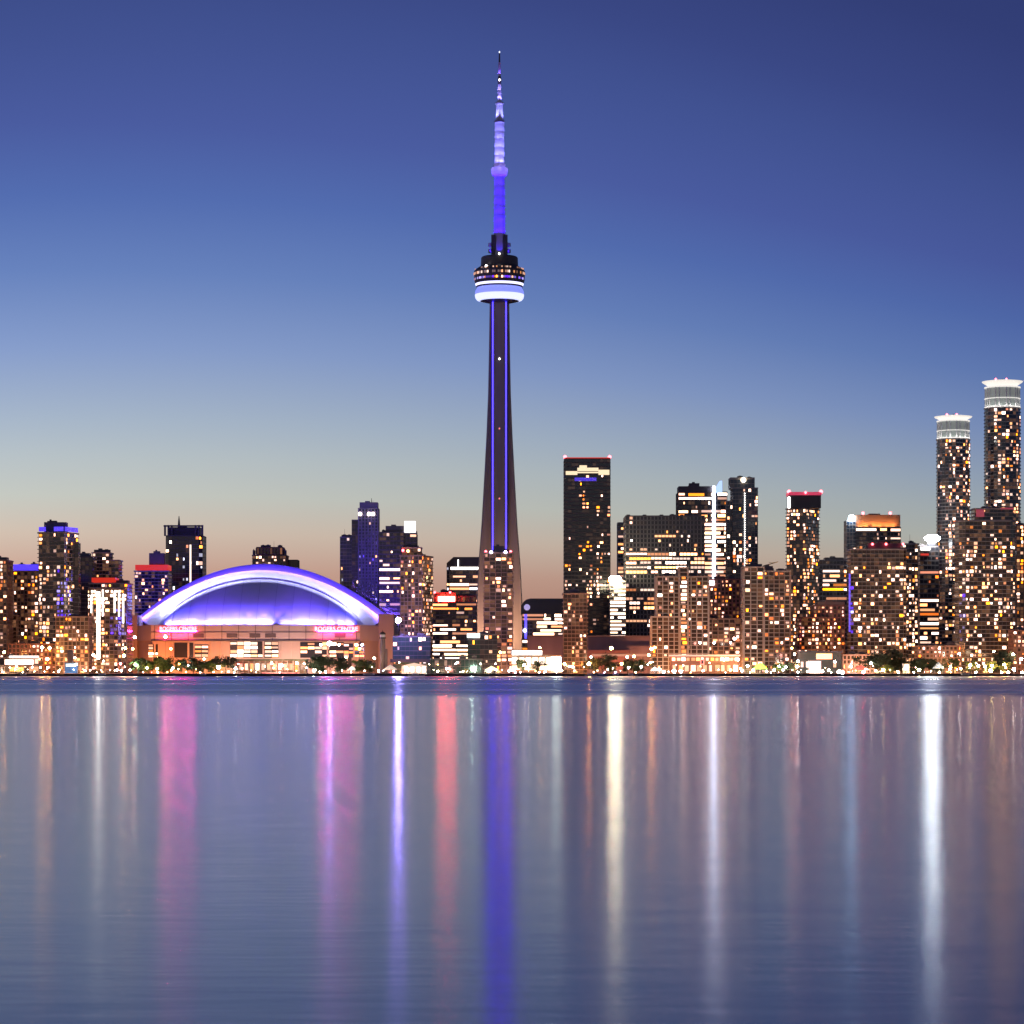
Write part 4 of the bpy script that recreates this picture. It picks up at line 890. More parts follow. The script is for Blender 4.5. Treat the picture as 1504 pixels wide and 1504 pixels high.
up(149, 6, 4, 5200, (0.24, 0.18, 1.0), 132, 70); up(135, 6, 3, 2400, (0.22, 0.16, 1.0), 124, 80); up(112, 5.5, 3, 3200, (0.20, 0.10, 1.0), 100, 70)
up(258, 30, 3, 5000, (0.25, 0.20, 1.0), 250, 60)
up(375, 17, 3, 5000, (0.045, 0.008, 1.0), 352, 70)
for q, pw in ((-46, 70000), (44, 90000), (-20, 40000), (25, 60000)):
    light('base_floodlight', 'SPOT', (q * k, -45, 2), pw * 3, (1, .52, .30), tw, (q * k * 0.55, -6, 42), 0.8, spot=75)

# ------------------------------------------------------------------ lantern tower by the quay
LY = 1960.0; LT = empty('lantern_tower', (X(562, LY), LY, G0), 'small dark lantern tower at the right end of the stadium', 'tower'); kk = LY / F
def ltz(py): return Z(py, LY) - G0
LTM = principled('lantern_stone', (0.16, 0.12, 0.12), 0.8)
MB().lathe([(4.9 * kk, 0), (4.9 * kk, 0.6), (4.4 * kk, 0.7), (4.1 * kk, ltz(938))], 0, 0, 8, rot=R(22.5)).build('shaft', LTM, LT)
MB().lathe([(5.2 * kk, ltz(938)), (5.4 * kk, ltz(936.5)), (5.0 * kk, ltz(936))], 0, 0, 8, rot=R(22.5)).build('gallery', BLACK, LT)
MB().lathe([(3.3 * kk, ltz(936)), (3.3 * kk, ltz(932))], 0, 0, 8).build('lantern', emit('lantern_dim', (.5, .35, .35), 0.35, sample=False), LT)
MB().lathe([(4.7 * kk, ltz(932)), (4.2 * kk, ltz(930)), (2.2 * kk, ltz(928.3)), (0.4 * kk, ltz(927.5)), (0.25 * kk, ltz(925))], 0, 0, 16).build('cap', BLACK, LT)
MB().box(3.6 * kk, 7.0 * kk, -1, 3, 0, ltz(953)).build('annex', LTM, LT)

# ------------------------------------------------------------------ low waterfront buildings
def low(name, label, x0, x1, y0, Y, cat='building'):
    return Building(name, label, (x0 + x1) / 2, Y, cat)
b = low('ferry_terminal', 'long low terminal with white roof lights and orange lit storeys', -8, 58, 963, 1932)
b.vol(-8, 57, 965, style='office', depth=14, lit=1.0, pal='amber*3 orange*2 white*1', over=dict(fh=4.6, sh=1.0, mats=[CONCB, GLW, CONCB, ROOF], bay=3.5), mask=lambda px, py: (0.9, 'white*1 warm*3') if py > 977 else (0.9, 'amber*3 orange*3'))
b.box('roof_light', 14, 57, 963.5, 966, emit('roof_white', (1, .9, .8), 5), dy0=-1.2, depth=1.0); b.box('canopy', -8, 57, 976, 977.2, CONCD, dy0=-3.0, depth=3)
b = low('waterfront_pavilion', 'white lit glowing pavilion at the foot of the spire tower', 752, 824, 955, 1948)
b.box('roof', 751, 824, 962, 964.5, CONCL, dy0=-2, depth=16)
b.box('roof_sign', 752, 796, 955.5, 961.8, emit('pav_white', (1, .95, .93), 4.5), dy0=-1, depth=8)
for q0, q1 in ((752, 760), (762, 770), (772, 780), (782, 790), (792, 800), (802, 809)): b.box('window', q0, q1, 966, 975, emit('pav_warm', (1, .78, .62), 4.0), dy0=0.2, depth=1)
b.box('screen', 811, 823.5, 965, 982, emit('pav_bright', (.9, 1, .86), 60), dy0=-0.5, depth=1)
for q0, q1 in ((752, 766), (770, 788), (792, 808)): b.box('shopfront', q0, q1, 977.5, 984, emit('pav_shop', (1, .55, .35), 3.0), dy0=0.2, depth=1)
b.box('wall', 751, 824, 964.5, 988, CONCB, dy0=1.6, depth=10)
b = low('market_hall', 'long low market hall with pink lit roof below the pale balconied condo', 985, 1086, 962, 1945)
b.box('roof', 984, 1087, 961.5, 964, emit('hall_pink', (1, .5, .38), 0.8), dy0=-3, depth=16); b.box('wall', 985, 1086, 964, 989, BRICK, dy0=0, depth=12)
for i in range(14):
    q = 987 + i * 7.1; b.box('window', q, q + random.uniform(3.5, 6), 966.0, 970.5, WIN[random.choice(['warm', 'white', 'warm', 'amber'])], dy0=-0.4, depth=0.3)
for i in range(11):
    q = 988 + i * 8.9; b.box('shopfront', q, q + random.uniform(4, 7), 977, 986, WIN[random.choice(['orange', 'warm', 'dimwarm', 'amber'])], dy0=-0.4, depth=0.3)
b.box('red_sign', 1028.3, 1034.2, 968.0, 976.5, emit('sign_square_red', (1, .12, .12), 2.2), dy0=-1.2, depth=0.4); b.box('sign_panel', 1029.7, 1032.8, 969.5, 975, BLACK, dy0=-1.35, depth=0.13)
b = low('terrace_building', 'low terrace building with lit columns in front of the stadium', 345, 450, 968, 1940)
b.box('roof', 344, 452, 968, 970.5, principled('terrace_roof', (0.10, 0.12, 0.08)), dy0=-3, depth=16); b.box('wall', 346, 450, 970.5, 989, CONCB, dy0=4, depth=10)
for i in range(13): b.box('column', 348 + i * 8.2, 349.6 + i * 8.2, 970.5, 989, CONCL, dy0=-1.5, depth=1.2)
for i in range(12): b.box('window', 350.6 + i * 8.2, 355 + i * 8.2, 974.5, 984, WIN[random.choice(['warm', 'orange', 'amber', 'dimwarm'])], dy0=3.6, depth=0.3)
b.box('red_light_strip', 385, 440, 987.6, 988.8, emit('red_strip_soft', (1, .05, .08), 1.5), dy0=-2.2, depth=0.4)
b = low('restaurant', 'low dark roofed restaurant with an orange lit middle below the curved apartments', 1172, 1236, 957, 1962)
b.box('roof', 1170, 1237, 956, 958.5, BLACK, dy0=-4, depth=16); b.box('wall', 1172, 1236, 958.5, 989, principled('green_black', (0.05, 0.07, 0.065)), dy0=0, depth=10)
b.box('window', 1199, 1222, 960, 968, emit('resto_orange', (1, .35, .12), 4), dy0=-0.5, depth=0.4)
for q in (1176, 1184, 1192, 1224): b.box('window', q, q + 4, 972, 980, WIN['white'], dy0=-0.5, depth=0.4)
b = low('glass_terminal', 'dim greenish low glass building between two starry lamps', 632, 706, 966, 1962)
b.vol(632, 708, 967, style='glass_dark', depth=12, lit=0.25, pal='dimwarm*4 warm*2', over=dict(mats=[CONCD, GLG, CONCD, ROOF], fh=4.2))
b = low('boathouse', 'small white lit boathouse left of the green glass building', 590, 626, 974, 1930)
MB().prism_y([(b.lx(590), 0), (b.lx(626), 0), (b.lx(626), b.lz(978)), (b.lx(608), b.lz(973.5)), (b.lx(590), b.lz(978))], 0, 12).build('wall', WHITEP, b.root)
for q in (594, 603, 612, 620): b.box('window', q, q + 5, 979.5, 987, emit('boat_white', (1, .92, .72), 2.6), dy0=-0.35, depth=0.3)

# kiosks, tents and canopies
def canopy(label, x, y0, w, col, strength, Y=1925, name='tent', cat='tent'):
    b = Building(name, label, x, Y, cat)
    a, h = M(w, Y) / 2, b.lz(y0)
    mb = MB(); n = 8; base = len(mb.v)
    mb.v += [(a * math.cos(2 * math.pi * i / n), 2 + a * 0.8 * math.sin(2 * math.pi * i / n), h * 0.45) for i in range(n)] + [(a * .5 * math.cos(2 * math.pi * i / n), 2 + a * .4 * math.sin(2 * math.pi * i / n), h * 0.75) for i in range(n)] + [(0, 2, h)]
    for i in range(n): mb.f.append((i, (i + 1) % n, n + (i + 1) % n, n + i)); mb.m.append(0); mb.f.append((n + i, n + (i + 1) % n, 2 * n)); mb.m.append(0)
    mb.build('canopy', emit('tent_%d_%d_%d' % tuple(int(c * 99) for c in col), col, strength, col), b.root)
    mb = MB()
    for i in range(n):
        x_, y_ = a * .95 * math.cos(2 * math.pi * i / n), 2 + a * .76 * math.sin(2 * math.pi * i / n); mb.tube((x_, y_, 0), (x_, y_, h * 0.46), 0.12)
    mb.build('pole', STEEL, b.root)
canopy('bright lime green lit canopy on the quay below the tan gridded block', 1117, 973, 22, (.30, .95, .08), 2.6, Y=1926)
canopy('red lit canopy tent on the quay below the pinkish podium', 1265, 977, 26, (1, .10, .08), 1.0)
canopy('white lit tent on the quay below the gap left of the market hall', 962, 979, 14, (1, .85, .75), 1.5, Y=1922)
canopy('white tent right of the tall floodlight reflection on the quay', 1379, 972, 18, (.7, .75, .8), 0.5, Y=1940)
canopy('dim white tent at the foot of the small lantern tower', 573, 976, 20, (.75, .62, .52), 0.6, Y=1935)
canopy('cream lit tent right of the domed stadium trees', 517, 978, 16, (1, .85, .7), 0.9, Y=1930)
canopy('cream lit canopy left of the glowing pavilion', 722, 978, 22, (1, .8, .55), 1.0, Y=1930)
for label, x0, x1, y0, col, s_ in (('white lit kiosk under the restaurant roof edge', 1189, 1206, 971, (1, .95, .92), 3.0), ('blank white glowing screen box beside the dark trees', 1327, 1336, 975, (.75, .85, .9), 2.0), ('blue fronted kiosk with a lit window near the left end of the quay', 95, 113, 974, (.9, .85, .65), 2.2)):
    b = Building('kiosk', label, (x0 + x1) / 2, 1922, 'kiosk'); bl = 'blue' in label
    b.box('wall', x0, x1, y0, 989, principled('kiosk_blue', (0.05, 0.14, 0.32)) if bl else WHITEP, dy0=0, depth=5); b.box('roof', x0 - 1, x1 + 1, y0 - 1, y0, CONCD, dy0=-0.8, depth=6.6)
    b.box('window', x0 + 2, x1 - 2, y0 + 1.2, y0 + (5 if bl else 9), emit('kiosk_%s' % x0, col, s_), dy0=-0.3, depth=0.25)
b = Building('chimney_kiosk', 'dark narrow vent tower above the blue kiosk', 103, 1935, 'vent tower')
b.box('shaft', 99, 107, 957, 975, principled('vent_brown', (0.10, 0.07, 0.06)), depth=4); b.box('cap', 98.4, 107.6, 955, 957, BLACK, dy0=-0.3, depth=4.6)

# ------------------------------------------------------------------ street lamps
LAMPC = {'amber': (1, .42, .10), 'orange': (1, .30, .06), 'white': (1, .80, .66), 'green': (.6, 1, .75), 'lilac': (.36, .26, 1), 'red': (1, .05, .06), 'yellow': (1, .70, .22), 'icy': (.75, .88, 1), 'cream': (1, .66, .40), 'pink': (1, .36, .28)}
ZONES = [(0, 40, 'before the left end of the lit terminal'), (40, 82, 'before the right end of the lit terminal'), (82, 128, 'beside the blue kiosk'), (128, 186, 'below the white strip glass building'),
 (186, 236, 'before the left end of the domed stadium'), (236, 300, 'under the left stadium lettering'), (300, 380, 'before the stadium hotel windows'), (380, 455, 'before the low terrace building'), (455, 540, 'under the right stadium lettering'), (540, 600, 'beside the small lantern tower'),
 (600, 660, 'before the stepped brown condo and boathouse'), (660, 712, 'before the green glass building'), (712, 756, 'below the spire tower condo'), (756, 826, 'before the glowing pavilion'), (826, 868, 'below the slim dark condo'), (868, 915, 'at the left part of the brown hall'), (915, 966, 'at the right part of the brown hall'),
 (966, 1010, 'before the left end of the market hall'), (1010, 1052, 'before the middle of the market hall'), (1052, 1095, 'before the right end of the market hall'), (1095, 1150, 'beside the lime green canopy'), (1150, 1190, 'left of the white kiosk'), (1190, 1240, 'right of the white kiosk'), (1240, 1290, 'around the red tent'), (1290, 1350, 'among the dark trees at right'), (1350, 1400, 'before the orange podium'), (1400, 1440, 'before the left side of the broad stepped condo'), (1440, 1475, 'before the middle of the broad stepped condo'), (1475, 1510, 'at the right end of the quay')]
LAMPS = [ # px, py of head, colour, radius m, strength, Y
 (6, 958, 'amber', 1.0, 90, 1960), (24, 979, 'cream', .6, 40, 1915), (47, 980, 'pink', .6, 50, 1915), (62, 951, 'amber', 1.2, 110, 1965), (73, 952, 'amber', 1.2, 110, 1965), (70, 968, 'amber', 1.1, 40, 1950), (70, 981, 'pink', .8, 60, 1915),
 (86, 986, 'icy', .7, 60, 1908), (112, 976, 'icy', .8, 60, 1915), (110, 966, 'pink', .8, 30, 1945), (125, 985, 'green', .7, 45, 1910), (137, 962, 'white', 1.0, 30, 1960), (138, 981, 'red', .9, 30, 1915), (152, 971, 'white', .8, 30, 1930), (172, 984, 'pink', .8, 60, 1912),
 (177, 975, 'red', 1.0, 45, 1925), (184, 952, 'amber', 1.1, 45, 1960), (182, 963, 'yellow', 1.3, 40, 1950), (178, 985, 'pink', .9, 60, 1912), (195, 953, 'amber', 1.0, 40, 1960), (198, 936, 'pink', 1.2, 40, 1975), (191, 984, 'pink', .7, 50, 1912), (199, 976, 'green', 1.0, 90, 1925), (216, 981, 'yellow', .8, 40, 1920), (231, 982, 'yellow', 1.0, 45, 1918), (232, 966, 'amber', .9, 40, 1945),
 (243, 935, 'pink', 1.3, 40, 1980), (251, 953, 'amber', .9, 40, 1965), (254, 981, 'green', .8, 55, 1918), (264, 975, 'amber', 1.2, 14, 1935), (276, 977, 'icy', .7, 20, 1925), (300, 968, 'cream', .8, 30, 1950), (321, 980, 'yellow', 1.7, 26, 1918), (346, 982, 'white', .9, 110, 1918),
 (399, 974, 'cream', .9, 45, 1930), (414, 977, 'pink', .9, 110, 1930), (436, 974, 'cream', .9, 45, 1930), (447, 975, 'cream', .7, 30, 1930), (461, 985, 'green', 1.0, 90, 1912), (470, 987, 'cream', .6, 50, 1910), (478, 987, 'cream', .7, 60, 1910), (471, 947, 'white', 1.0, 30, 1970), (484, 945, 'lilac', 1.9, 150, 1975), (498, 947, 'white', .9, 30, 1970), (508, 966, 'amber', 1.0, 40, 1950), (523, 947, 'amber', 1.1, 45, 1970), (532, 947, 'pink', 1.1, 45, 1970), (528, 953, 'amber', 1.0, 40, 1968), (550, 967, 'cream', 1.0, 40, 1950), (516, 982, 'cream', .8, 45, 1915),
 (585, 911, 'lilac', 2.5, 200, 1990), (556, 985, 'cream', .6, 35, 1912), (578, 986, 'cream', .6, 35, 1912), (601, 984, 'cream', 1.0, 45, 1914), (627, 992, 'icy', .35, 40, 1902), (656, 982, 'pink', 1.0, 140, 1915), (693, 982, 'green', 1.2, 180, 1915), (672, 973, 'pink', .8, 20, 1940), (680, 986, 'yellow', .7, 35, 1910), (643, 986, 'cream', .7, 35, 1910),
 (718, 986, 'cream', .8, 55, 1910), (729, 984, 'cream', .8, 55, 1912), (735, 958, 'amber', 1.0, 40, 1960), (748, 985, 'pink', 1.0, 75, 1912), (757, 990, 'red', .8, 75, 1904), (755, 983, 'white', 1.2, 60, 1914), (770, 977, 'cream', 1.1, 45, 1920), (777, 977, 'cream', 1.0, 45, 1922), (793, 951, 'amber', .9, 40, 1945), (801, 986, 'cream', .7, 45, 1910), (817, 986, 'cream', .7, 45, 1910), (825, 985, 'cream', .8, 50, 1910),
 (829, 975, 'amber', 1.0, 45, 1930), (836, 979, 'cream', .8, 40, 1920), (840, 979, 'cream', .8, 40, 1922), (865, 975, 'orange', 1.5, 150, 1930), (898, 952, 'orange', 1.5, 110, 1975), (868, 965, 'cream', .8, 35, 1950), (904, 990, 'lilac', .5, 45, 1904), (888, 992, 'lilac', .4, 35, 1904), (913, 975, 'amber', 1.1, 45, 1930), (923, 981, 'white', .7, 55, 1918), (942, 979, 'white', .8, 60, 1918), (931, 964, 'amber', 1.1, 40, 1955), (921, 965, 'pink', 1.0, 35, 1950), (957, 953, 'orange', 1.3, 110, 1970), (962, 951, 'orange', 1.0, 40, 1968), (953, 962, 'amber', 1.1, 45, 1955), (955, 973, 'amber', 1.0, 45, 1935), (952, 992, 'cream', .6, 45, 1903),
 (968, 983, 'pink', 1.0, 50, 1914), (975, 987, 'pink', 1.0, 50, 1910), (990, 986, 'white', 1.4, 40, 1912), (1000, 986, 'white', 1.4, 40, 1912), (1018, 982, 'cream', .9, 50, 1914), (1033, 985, 'pink', .9, 45, 1912), (1028, 944, 'pink', 1.0, 30, 1975), (1049, 944, 'white', 1.1, 38, 1980), (1079, 938, 'pink', 1.2, 32, 1985), (1073, 944, 'white', .9, 28, 1985), (1064, 969, 'yellow', 1.0, 80, 1935), (1084, 969, 'cream', 1.0, 45, 1935), (1073, 984, 'amber', .9, 45, 1912), (1090, 985, 'cream', 1.0, 55, 1912), (1098, 978, 'white', 1.1, 45, 1918), (1106, 984, 'cream', .8, 55, 1914), (1126, 986, 'cream', .9, 45, 1912), (1137, 984, 'yellow', 1.0, 45, 1914), (1144, 979, 'green', .8, 26, 1920), (1150, 984, 'cream', .9, 50, 1914), (1154, 980, 'icy', .9, 38, 1920),
 (1167, 961, 'pink', 1.0, 45, 1955), (1172, 971, 'white', 1.1, 85, 1935), (1171, 979, 'pink', 1.1, 110, 1920), (1172, 990, 'white', .7, 60, 1906), (1163, 952, 'orange', .9, 35, 1975), (1186, 986, 'cream', .8, 50, 1910), (1208, 986, 'pink', 1.0, 120, 1910), (1217, 984, 'white', .9, 50, 1912), (1226, 972, 'pink', 1.0, 45, 1932), (1237, 988, 'icy', 1.6, 85, 1908), (1231, 987, 'white', 1.1, 60, 1908), (1250, 979, 'pink', .9, 90, 1920), (1268, 987, 'red', 1.2, 150, 1908), (1279, 974, 'white', 1.1, 50, 1932), (1286, 985, 'yellow', .8, 45, 1912),
 (1297, 984, 'yellow', 1.2, 80, 1912), (1320, 990, 'cream', .8, 50, 1905), (1318, 986, 'amber', .6, 25, 1910), (1350, 984, 'yellow', 1.2, 70, 1912), (1342, 988, 'cream', .6, 45, 1908), (1380, 990, 'cream', .7, 40, 1905), (1380, 952, 'pink', .9, 28, 1975), (1395, 983, 'cream', .9, 42, 1914), (1396, 979, 'yellow', .9, 42, 1918),
 (1409, 960, 'white', .9, 80, 1955), (1411, 982, 'pink', 1.0, 42, 1914), (1425, 977, 'yellow', 1.3, 60, 1922), (1433, 989, 'cream', .9, 55, 1906), (1437, 978, 'pink', 1.1, 42, 1920), (1447, 979, 'pink', 1.1, 42, 1920), (1457, 978, 'yellow', 1.1, 55, 1920), (1455, 985, 'yellow', 1.6, 40, 1912), (1460, 957, 'cream', .9, 32, 1965), (1475, 976, 'amber', 1.1, 100, 1922), (1471, 989, 'cream', .8, 55, 1906), (1481, 989, 'pink', 1.0, 55, 1906), (1489, 983, 'white', 1.2, 110, 1914), (1488, 961, 'cream', 1.0, 32, 1960), (1500, 968, 'white', 1.1, 42, 1945), (1501, 988, 'cream', .8, 45, 1906)]
rl = random.Random(21)
q_ = 4.0
while q_ < 1502:
    if not (186 < q_ < 200):
        LAMPS.append((round(q_, 1), round(rl.choice((rl.uniform(972, 989), rl.uniform(983, 989))), 1), rl.choice(['small cream', 'small cream', 'small pink', 'small amber', 'small white', 'small yellow'] + (['small red'] if rl.random() < .25 else [])), rl.uniform(.2, .5), rl.choice((10, 20, 40, 80)), 1905 + rl.uniform(0, 30)))
    q_ += rl.uniform(5.5, 15)
lamp_rows = {}
for L_ in LAMPS:
    z = next(zz for zz in ZONES if zz[0] <= L_[0] < zz[1]); lamp_rows.setdefault((z[2], L_[2]), []).append(L_)
CW = {'amber': 'amber', 'orange': 'deep orange', 'white': 'white', 'green': 'greenish white', 'lilac': 'lilac', 'red': 'red', 'yellow': 'yellow', 'icy': 'icy blue white', 'cream': 'cream', 'pink': 'pinkish'}
POLEM = principled('lamp_pole', (0.05, 0.05, 0.055), 0.5, 0.5)
LAMP_GAIN = 5.0
for (zone, colr), ls in lamp_rows.items():
    ls.sort()
    for i, (px, py, c, r, s, Y) in enumerate(ls):
        n_ = len(ls)
        ordn = ['leftmost', 'second', 'third', 'fourth', 'fifth', 'sixth', 'seventh']
        which = '' if n_ == 1 else ('left' if i == 0 else 'right') + ' of two ' if n_ == 2 else (ordn[i] if i < n_ - 1 else 'rightmost') + ' of %s ' % {3: 'three', 4: 'four', 5: 'five', 6: 'six', 7: 'seven', 8: 'eight'}[n_]
        small = c.startswith('small '); c = c.replace('small ', '')
        lab = (which + ('small ' if small else '') + CW[c] + ' street lamp' + ('s ' if n_ > 1 else ' ') + zone)
        Zh = max(Z(py, Y), G0 + 1.2) if Y > 1903 else max(0.8, Z(py, Y)); h = Zh - G0
        e = empty('street_lamp', (X(px, Y), Y, G0), lab, 'street lamp', 'lamps along the waterfront')
        m = MB()
        if h > 0: m.lathe([(0.22, 0), (0.2, 0.5), (0.09, 0.6), (0.07, max(0.9, h - r * 0.5))], 0, 0, 6)
        else: m.lathe([(0.15, h - 1.2), (0.1, h)], 0, 0, 6)
        m.build('pole', POLEM, e)
        rr = r * 0.8
        MB().lathe([(rr * .35, h - rr * .9), (rr * .85, h - rr * .5), (rr, h), (rr * .85, h + rr * .5), (rr * .35, h + rr * .9)], 0, 0, 8).build('lamp_head', emit('lamp_%s_%d' % (c, s), LAMPC[c], s * LAMP_GAIN), e)
        MB().lathe([(rr * .5, h + rr * .9), (rr * .2, h + rr * 1.15)], 0, 0, 8).build('cap', POLEM, e)

# ------------------------------------------------------------------ trees
BARK = principled('bark', (0.07, 0.05, 0.04), 0.9)
LEAFS = [principled('leaf_a', (0.045, 0.075, 0.025), 0.7, noise_amt=0.4, scale=0.8, stretch=(1, 1, 1)), principled('leaf_lit', (0.08, 0.11, 0.03), 0.7, noise_amt=0.4, scale=0.8, stretch=(1, 1, 1)), principled('leaf_shaded', (0.03, 0.05, 0.025), 0.7, noise_amt=0.4, scale=0.8, stretch=(1, 1, 1))]  # paler leaves for lamp-lit trees, darkest for silhouettes: light is in the colour
def crown_mesh(seed, mat):
    rnd = random.Random(seed); V, Fc = [], []
    clumps = [(Vector((rnd.gauss(0, .28), rnd.gauss(0, .28), rnd.uniform(.15, .9))), rnd.uniform(.14, .30)) for _ in range(16)]
    for c, r in clumps:
        c.x *= 1.15 - abs(c.z - .45); c.y *= 1.15 - abs(c.z - .45)
        for _ in range(120):
            d = Vector((rnd.gauss(0, 1), rnd.gauss(0, 1), rnd.gauss(0, .8))).normalized() * r * rnd.uniform(.35, 1.08); p = c + d
            s = rnd.uniform(.028, .062); a = Vector((rnd.gauss(0, 1), rnd.gauss(0, 1), rnd.gauss(0, 1))).normalized(); bq = a.orthogonal().normalized() * s * .7; a = a * s
            q = len(V); V += [tuple(p - a), tuple(p + bq), tuple(p + a), tuple(p - bq)]; Fc.append((q, q + 1, q + 2, q + 3))
    me = bpy.data.meshes.new('crown'); me.from_pydata(V, [], Fc); me.materials.append(mat); me.update(); return me
CROWNS = [crown_mesh(i, LEAFS[i % 3]) for i in range(6)]
def trunk_mesh(seed):
    rnd = random.Random(seed); mb = MB(); mb.tube((0, 0, 0), (0.02, 0, .5), .035, .022); mb.tube((0.02, 0, .48), (0.0, 0.02, .85), .022, .008)
    for _ in range(5):
        z = rnd.uniform(.3, .6); a = rnd.uniform(0, 6.28); mb.tube((0.01, 0, z), (.26 * math.cos(a), .26 * math.sin(a), z + rnd.uniform(.15, .3)), .014, .005)
    me = bpy.data.meshes.new('trunk'); me.from_pydata(mb.v, [], mb.f); me.materials.append(BARK); me.update(); return me
TRUNKS = [trunk_mesh(i) for i in range(3)]
TREES = [(203, 966, 22, 1, 'green lit tree at the left foot of the stadium', 1930), (218, 970, 18, 1, 'small yellowish lit tree second from the stadium left end', 1926), (236, 964, 22, 1, 'yellow green tree under the left stadium lettering', 1935), (249, 966, 16, 2, 'slim dark tree right of the yellow green one', 1938), (266, 968, 18, 1, 'pale lit round tree among the stadium trees', 1932), (284, 966, 20, 2, 'dark broad tree below the amber glazed bay', 1930), (299, 971, 16, 0, 'short green tree between two dark trees by the stadium', 1928), (311, 969, 16, 0, 'short dark tree beside the yellow globe lamp', 1927), (331, 960, 24, 2, 'tallest black tree in front of the stadium hotel windows', 1925),
 (466, 964, 22, 2, 'dark tree at the right end of the terrace building', 1935), (480, 960, 24, 2, 'large dark tree under the lilac lamp', 1938), (500, 965, 20, 2, 'dark tree below the right stadium lettering', 1940), (530, 968, 18, 1, 'lime lit tree between the stadium and lantern tower', 1930), (543, 970, 16, 2, 'small dark tree just left of the lantern tower', 1934),
 (875, 963, 22, 2, 'dark tree at the left of the brown hall front', 1945), (893, 961, 26, 2, 'broad dark tree below the deep orange lamp', 1942), (922, 966, 22, 2, 'dark tree before the right half of the brown hall', 1945), (941, 968, 20, 2, 'dark tree near the left end of the market hall', 1940), (764, 968, 14, 0, 'small tree in front of the left half of the glowing pavilion', 1930), (788, 969, 13, 0, 'small tree in front of the middle of the glowing pavilion', 1930),
 (1168, 972, 16, 0, 'small tree left of the white kiosk', 1925), (1145, 974, 15, 1, 'small lime lit tree right of the green canopy', 1922), (1291, 957, 30, 2, 'large black tree right of the red tent', 1950), (1311, 954, 32, 2, 'largest black tree below the narrow speckled condo', 1955), (1333, 964, 24, 2, 'black tree behind the blank glowing screen', 1950), (1352, 967, 22, 2, 'dark tree with a yellow lamp beneath it', 1945), (1301, 976, 14, 1, 'small yellow lit shrub tree under the large black trees', 1918), (1370, 969, 18, 2, 'dark tree under the left part of the orange podium', 1945), (1400, 966, 16, 0, 'small tree at the right corner of the orange podium', 1945), (1471, 956, 22, 2, 'tall dark tree before the right side of the broad stepped condo', 1960), (1427, 970, 18, 1, 'yellow lit tree left of the pink lamps', 1930), (1456, 971, 18, 1, 'golden lit tree between the pink and amber lamps', 1928), (1478, 971, 15, 1, 'amber lit tree near the right end of the quay', 1930)]
for i, (px, py, wpx, kind, lab, Y) in enumerate(TREES):
    h = Z(py, Y) - G0; w = M(wpx, Y) * 1.15
    e = empty('tree', (X(px, Y), Y, G0), lab, 'tree', 'trees along the waterfront')
    tr = bpy.data.objects.new('trunk', TRUNKS[i % 3]); COL.objects.link(tr); tr.parent = e; tr.scale = (h * .8, h * .8, h * .85)
    cr_ = bpy.data.objects.new('crown', CROWNS[(i * 2 + kind) % 6] if False else CROWNS[kind + 3 * (i % 2)]); COL.objects.link(cr_); cr_.parent = e; cr_.location = (0, 0, h * .12); cr_.scale = (w, w, h * .85); cr_.rotation_euler = (0, 0, i * 1.7)

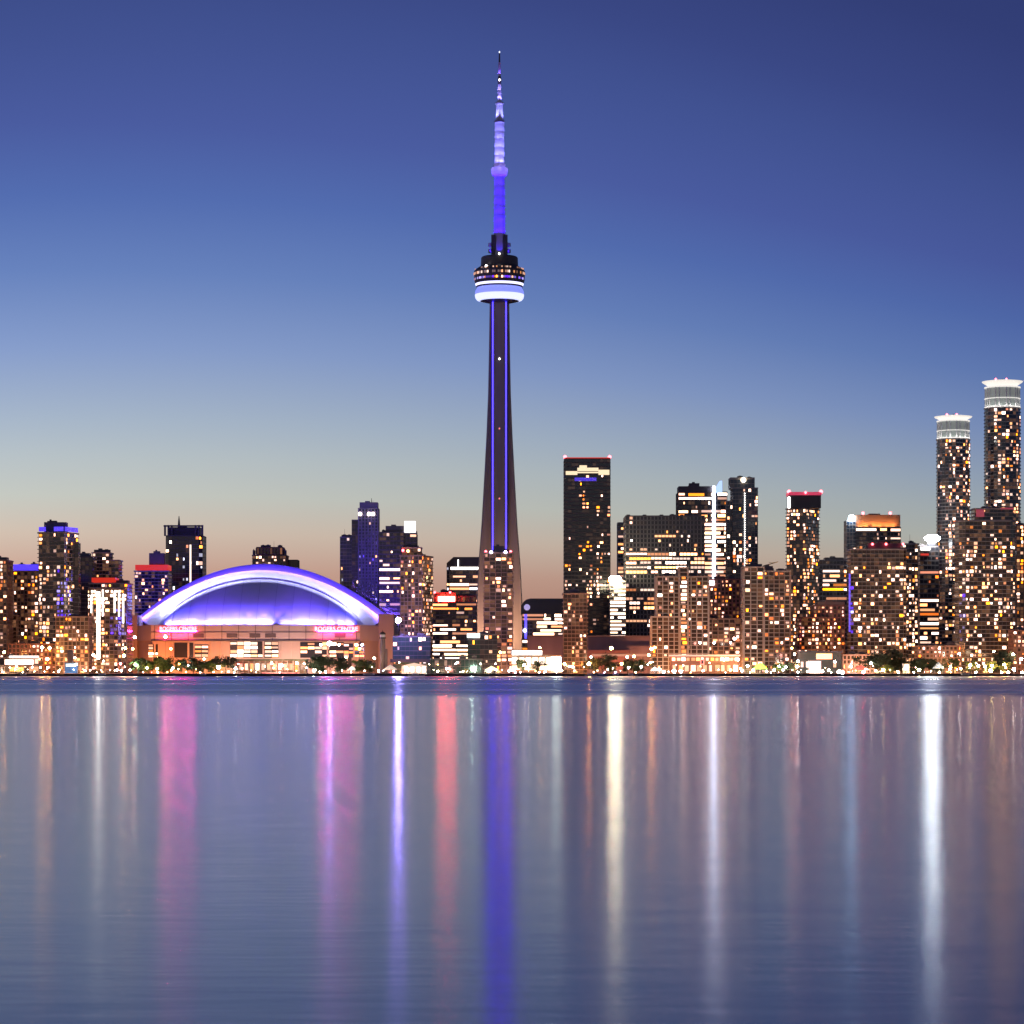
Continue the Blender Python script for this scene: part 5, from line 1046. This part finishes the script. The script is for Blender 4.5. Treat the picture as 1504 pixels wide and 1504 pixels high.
# ------------------------------------------------------------------ boats along the quay
def boat(px, label, hull_col, ln=9, Y=1893, mast=0):
    e = empty('moored_boat', (X(px, Y), Y, 0), label, 'boat', 'boats moored along the quay')
    st_ = [(-.5, .30, .9), (-.3, .36, .85), (.1, .36, .9), (.35, .24, 1.05), (.5, .02, 1.3)]; V, Fc = [], []
    for s, w, zt in st_: V += [(s * ln, -w * ln * .35, zt), (s * ln * .94, -w * ln * .2, -.2), (s * ln * .94, w * ln * .2, -.2), (s * ln, w * ln * .35, zt)]
    for i in range(4):
        for j in range(4): a = i * 4; Fc.append((a + j, a + (j + 1) % 4, a + 4 + (j + 1) % 4, a + 4 + j))
    Fc += [(3, 2, 1, 0), (16, 17, 18, 19)]; mesh_obj('hull', V, Fc, principled('hull_%s' % px, hull_col, 0.35), e)
    m = MB().box(-ln * .28, ln * .12, -ln * .08, ln * .08, .9, 2.1); m.build('cabin', WHITEP, e); MB().box(-ln * .22, ln * .06, -ln * .082 - .03, -ln * .08, 1.4, 1.9).build('window', GLD, e)
    if mast: MB().tube((0, 0, 2.1), (0, 0, mast), .09, .05).build('mast', STEEL, e)
for a in ((36, 'dark hulled boat moored below the lit terminal', (.05, .05, .06), 10, 1894), (152, 'green hulled boat moored below the white strip glass building', (.06, .16, .12), 12, 1893), (300, 'dark boat moored below the stadium trees', (.05, .05, .06), 11, 1894), (545, 'long blue hulled boat moored near the lantern tower', (.05, .06, .2), 20, 1892), (612, 'white hulled boat moored below the boathouse', (.5, .5, .48), 12, 1893), (868, 'white hulled sailing boat moored below the left dark trees', (.6, .6, .62), 9, 1893, 7), (884, 'blue hulled boat moored right of the white sailing boat', (.08, .1, .3), 8, 1894), (906, 'dark sailing boat moored below the brown hall', (.08, .08, .09), 10, 1893, 8), (928, 'grey boat moored near the amber lamps of the brown hall', (.2, .2, .2), 9, 1894), (1420, 'black hulled boat moored below the broad stepped condo', (.03, .03, .03), 14, 1893)): boat(*a)

for bb in BUILD:
    if bb.Y > 2180 or not bb.ext or bb.Y < 1970: continue
    x0, x1 = bb.ext; n_ = max(1, round((x1 - x0) / 30))
    for i in range(n_):
        xx = bb.lx(x0 + (x1 - x0) * (i + .5) / n_)
        light('facade_fill', 'AREA', (xx, -11, 1.5), 3300 * random.uniform(.4, 1.6), random.choice([(1, .42, .16), (1, .5, .24), (1, .38, .12)]), bb.root, (xx, -1, 26), 3, 1)  # area lights added at the building feet to give the warm street glow
set_windows()
for o in list(UNIT.values()):
    if not o.users_collection: bpy.data.objects.remove(o)
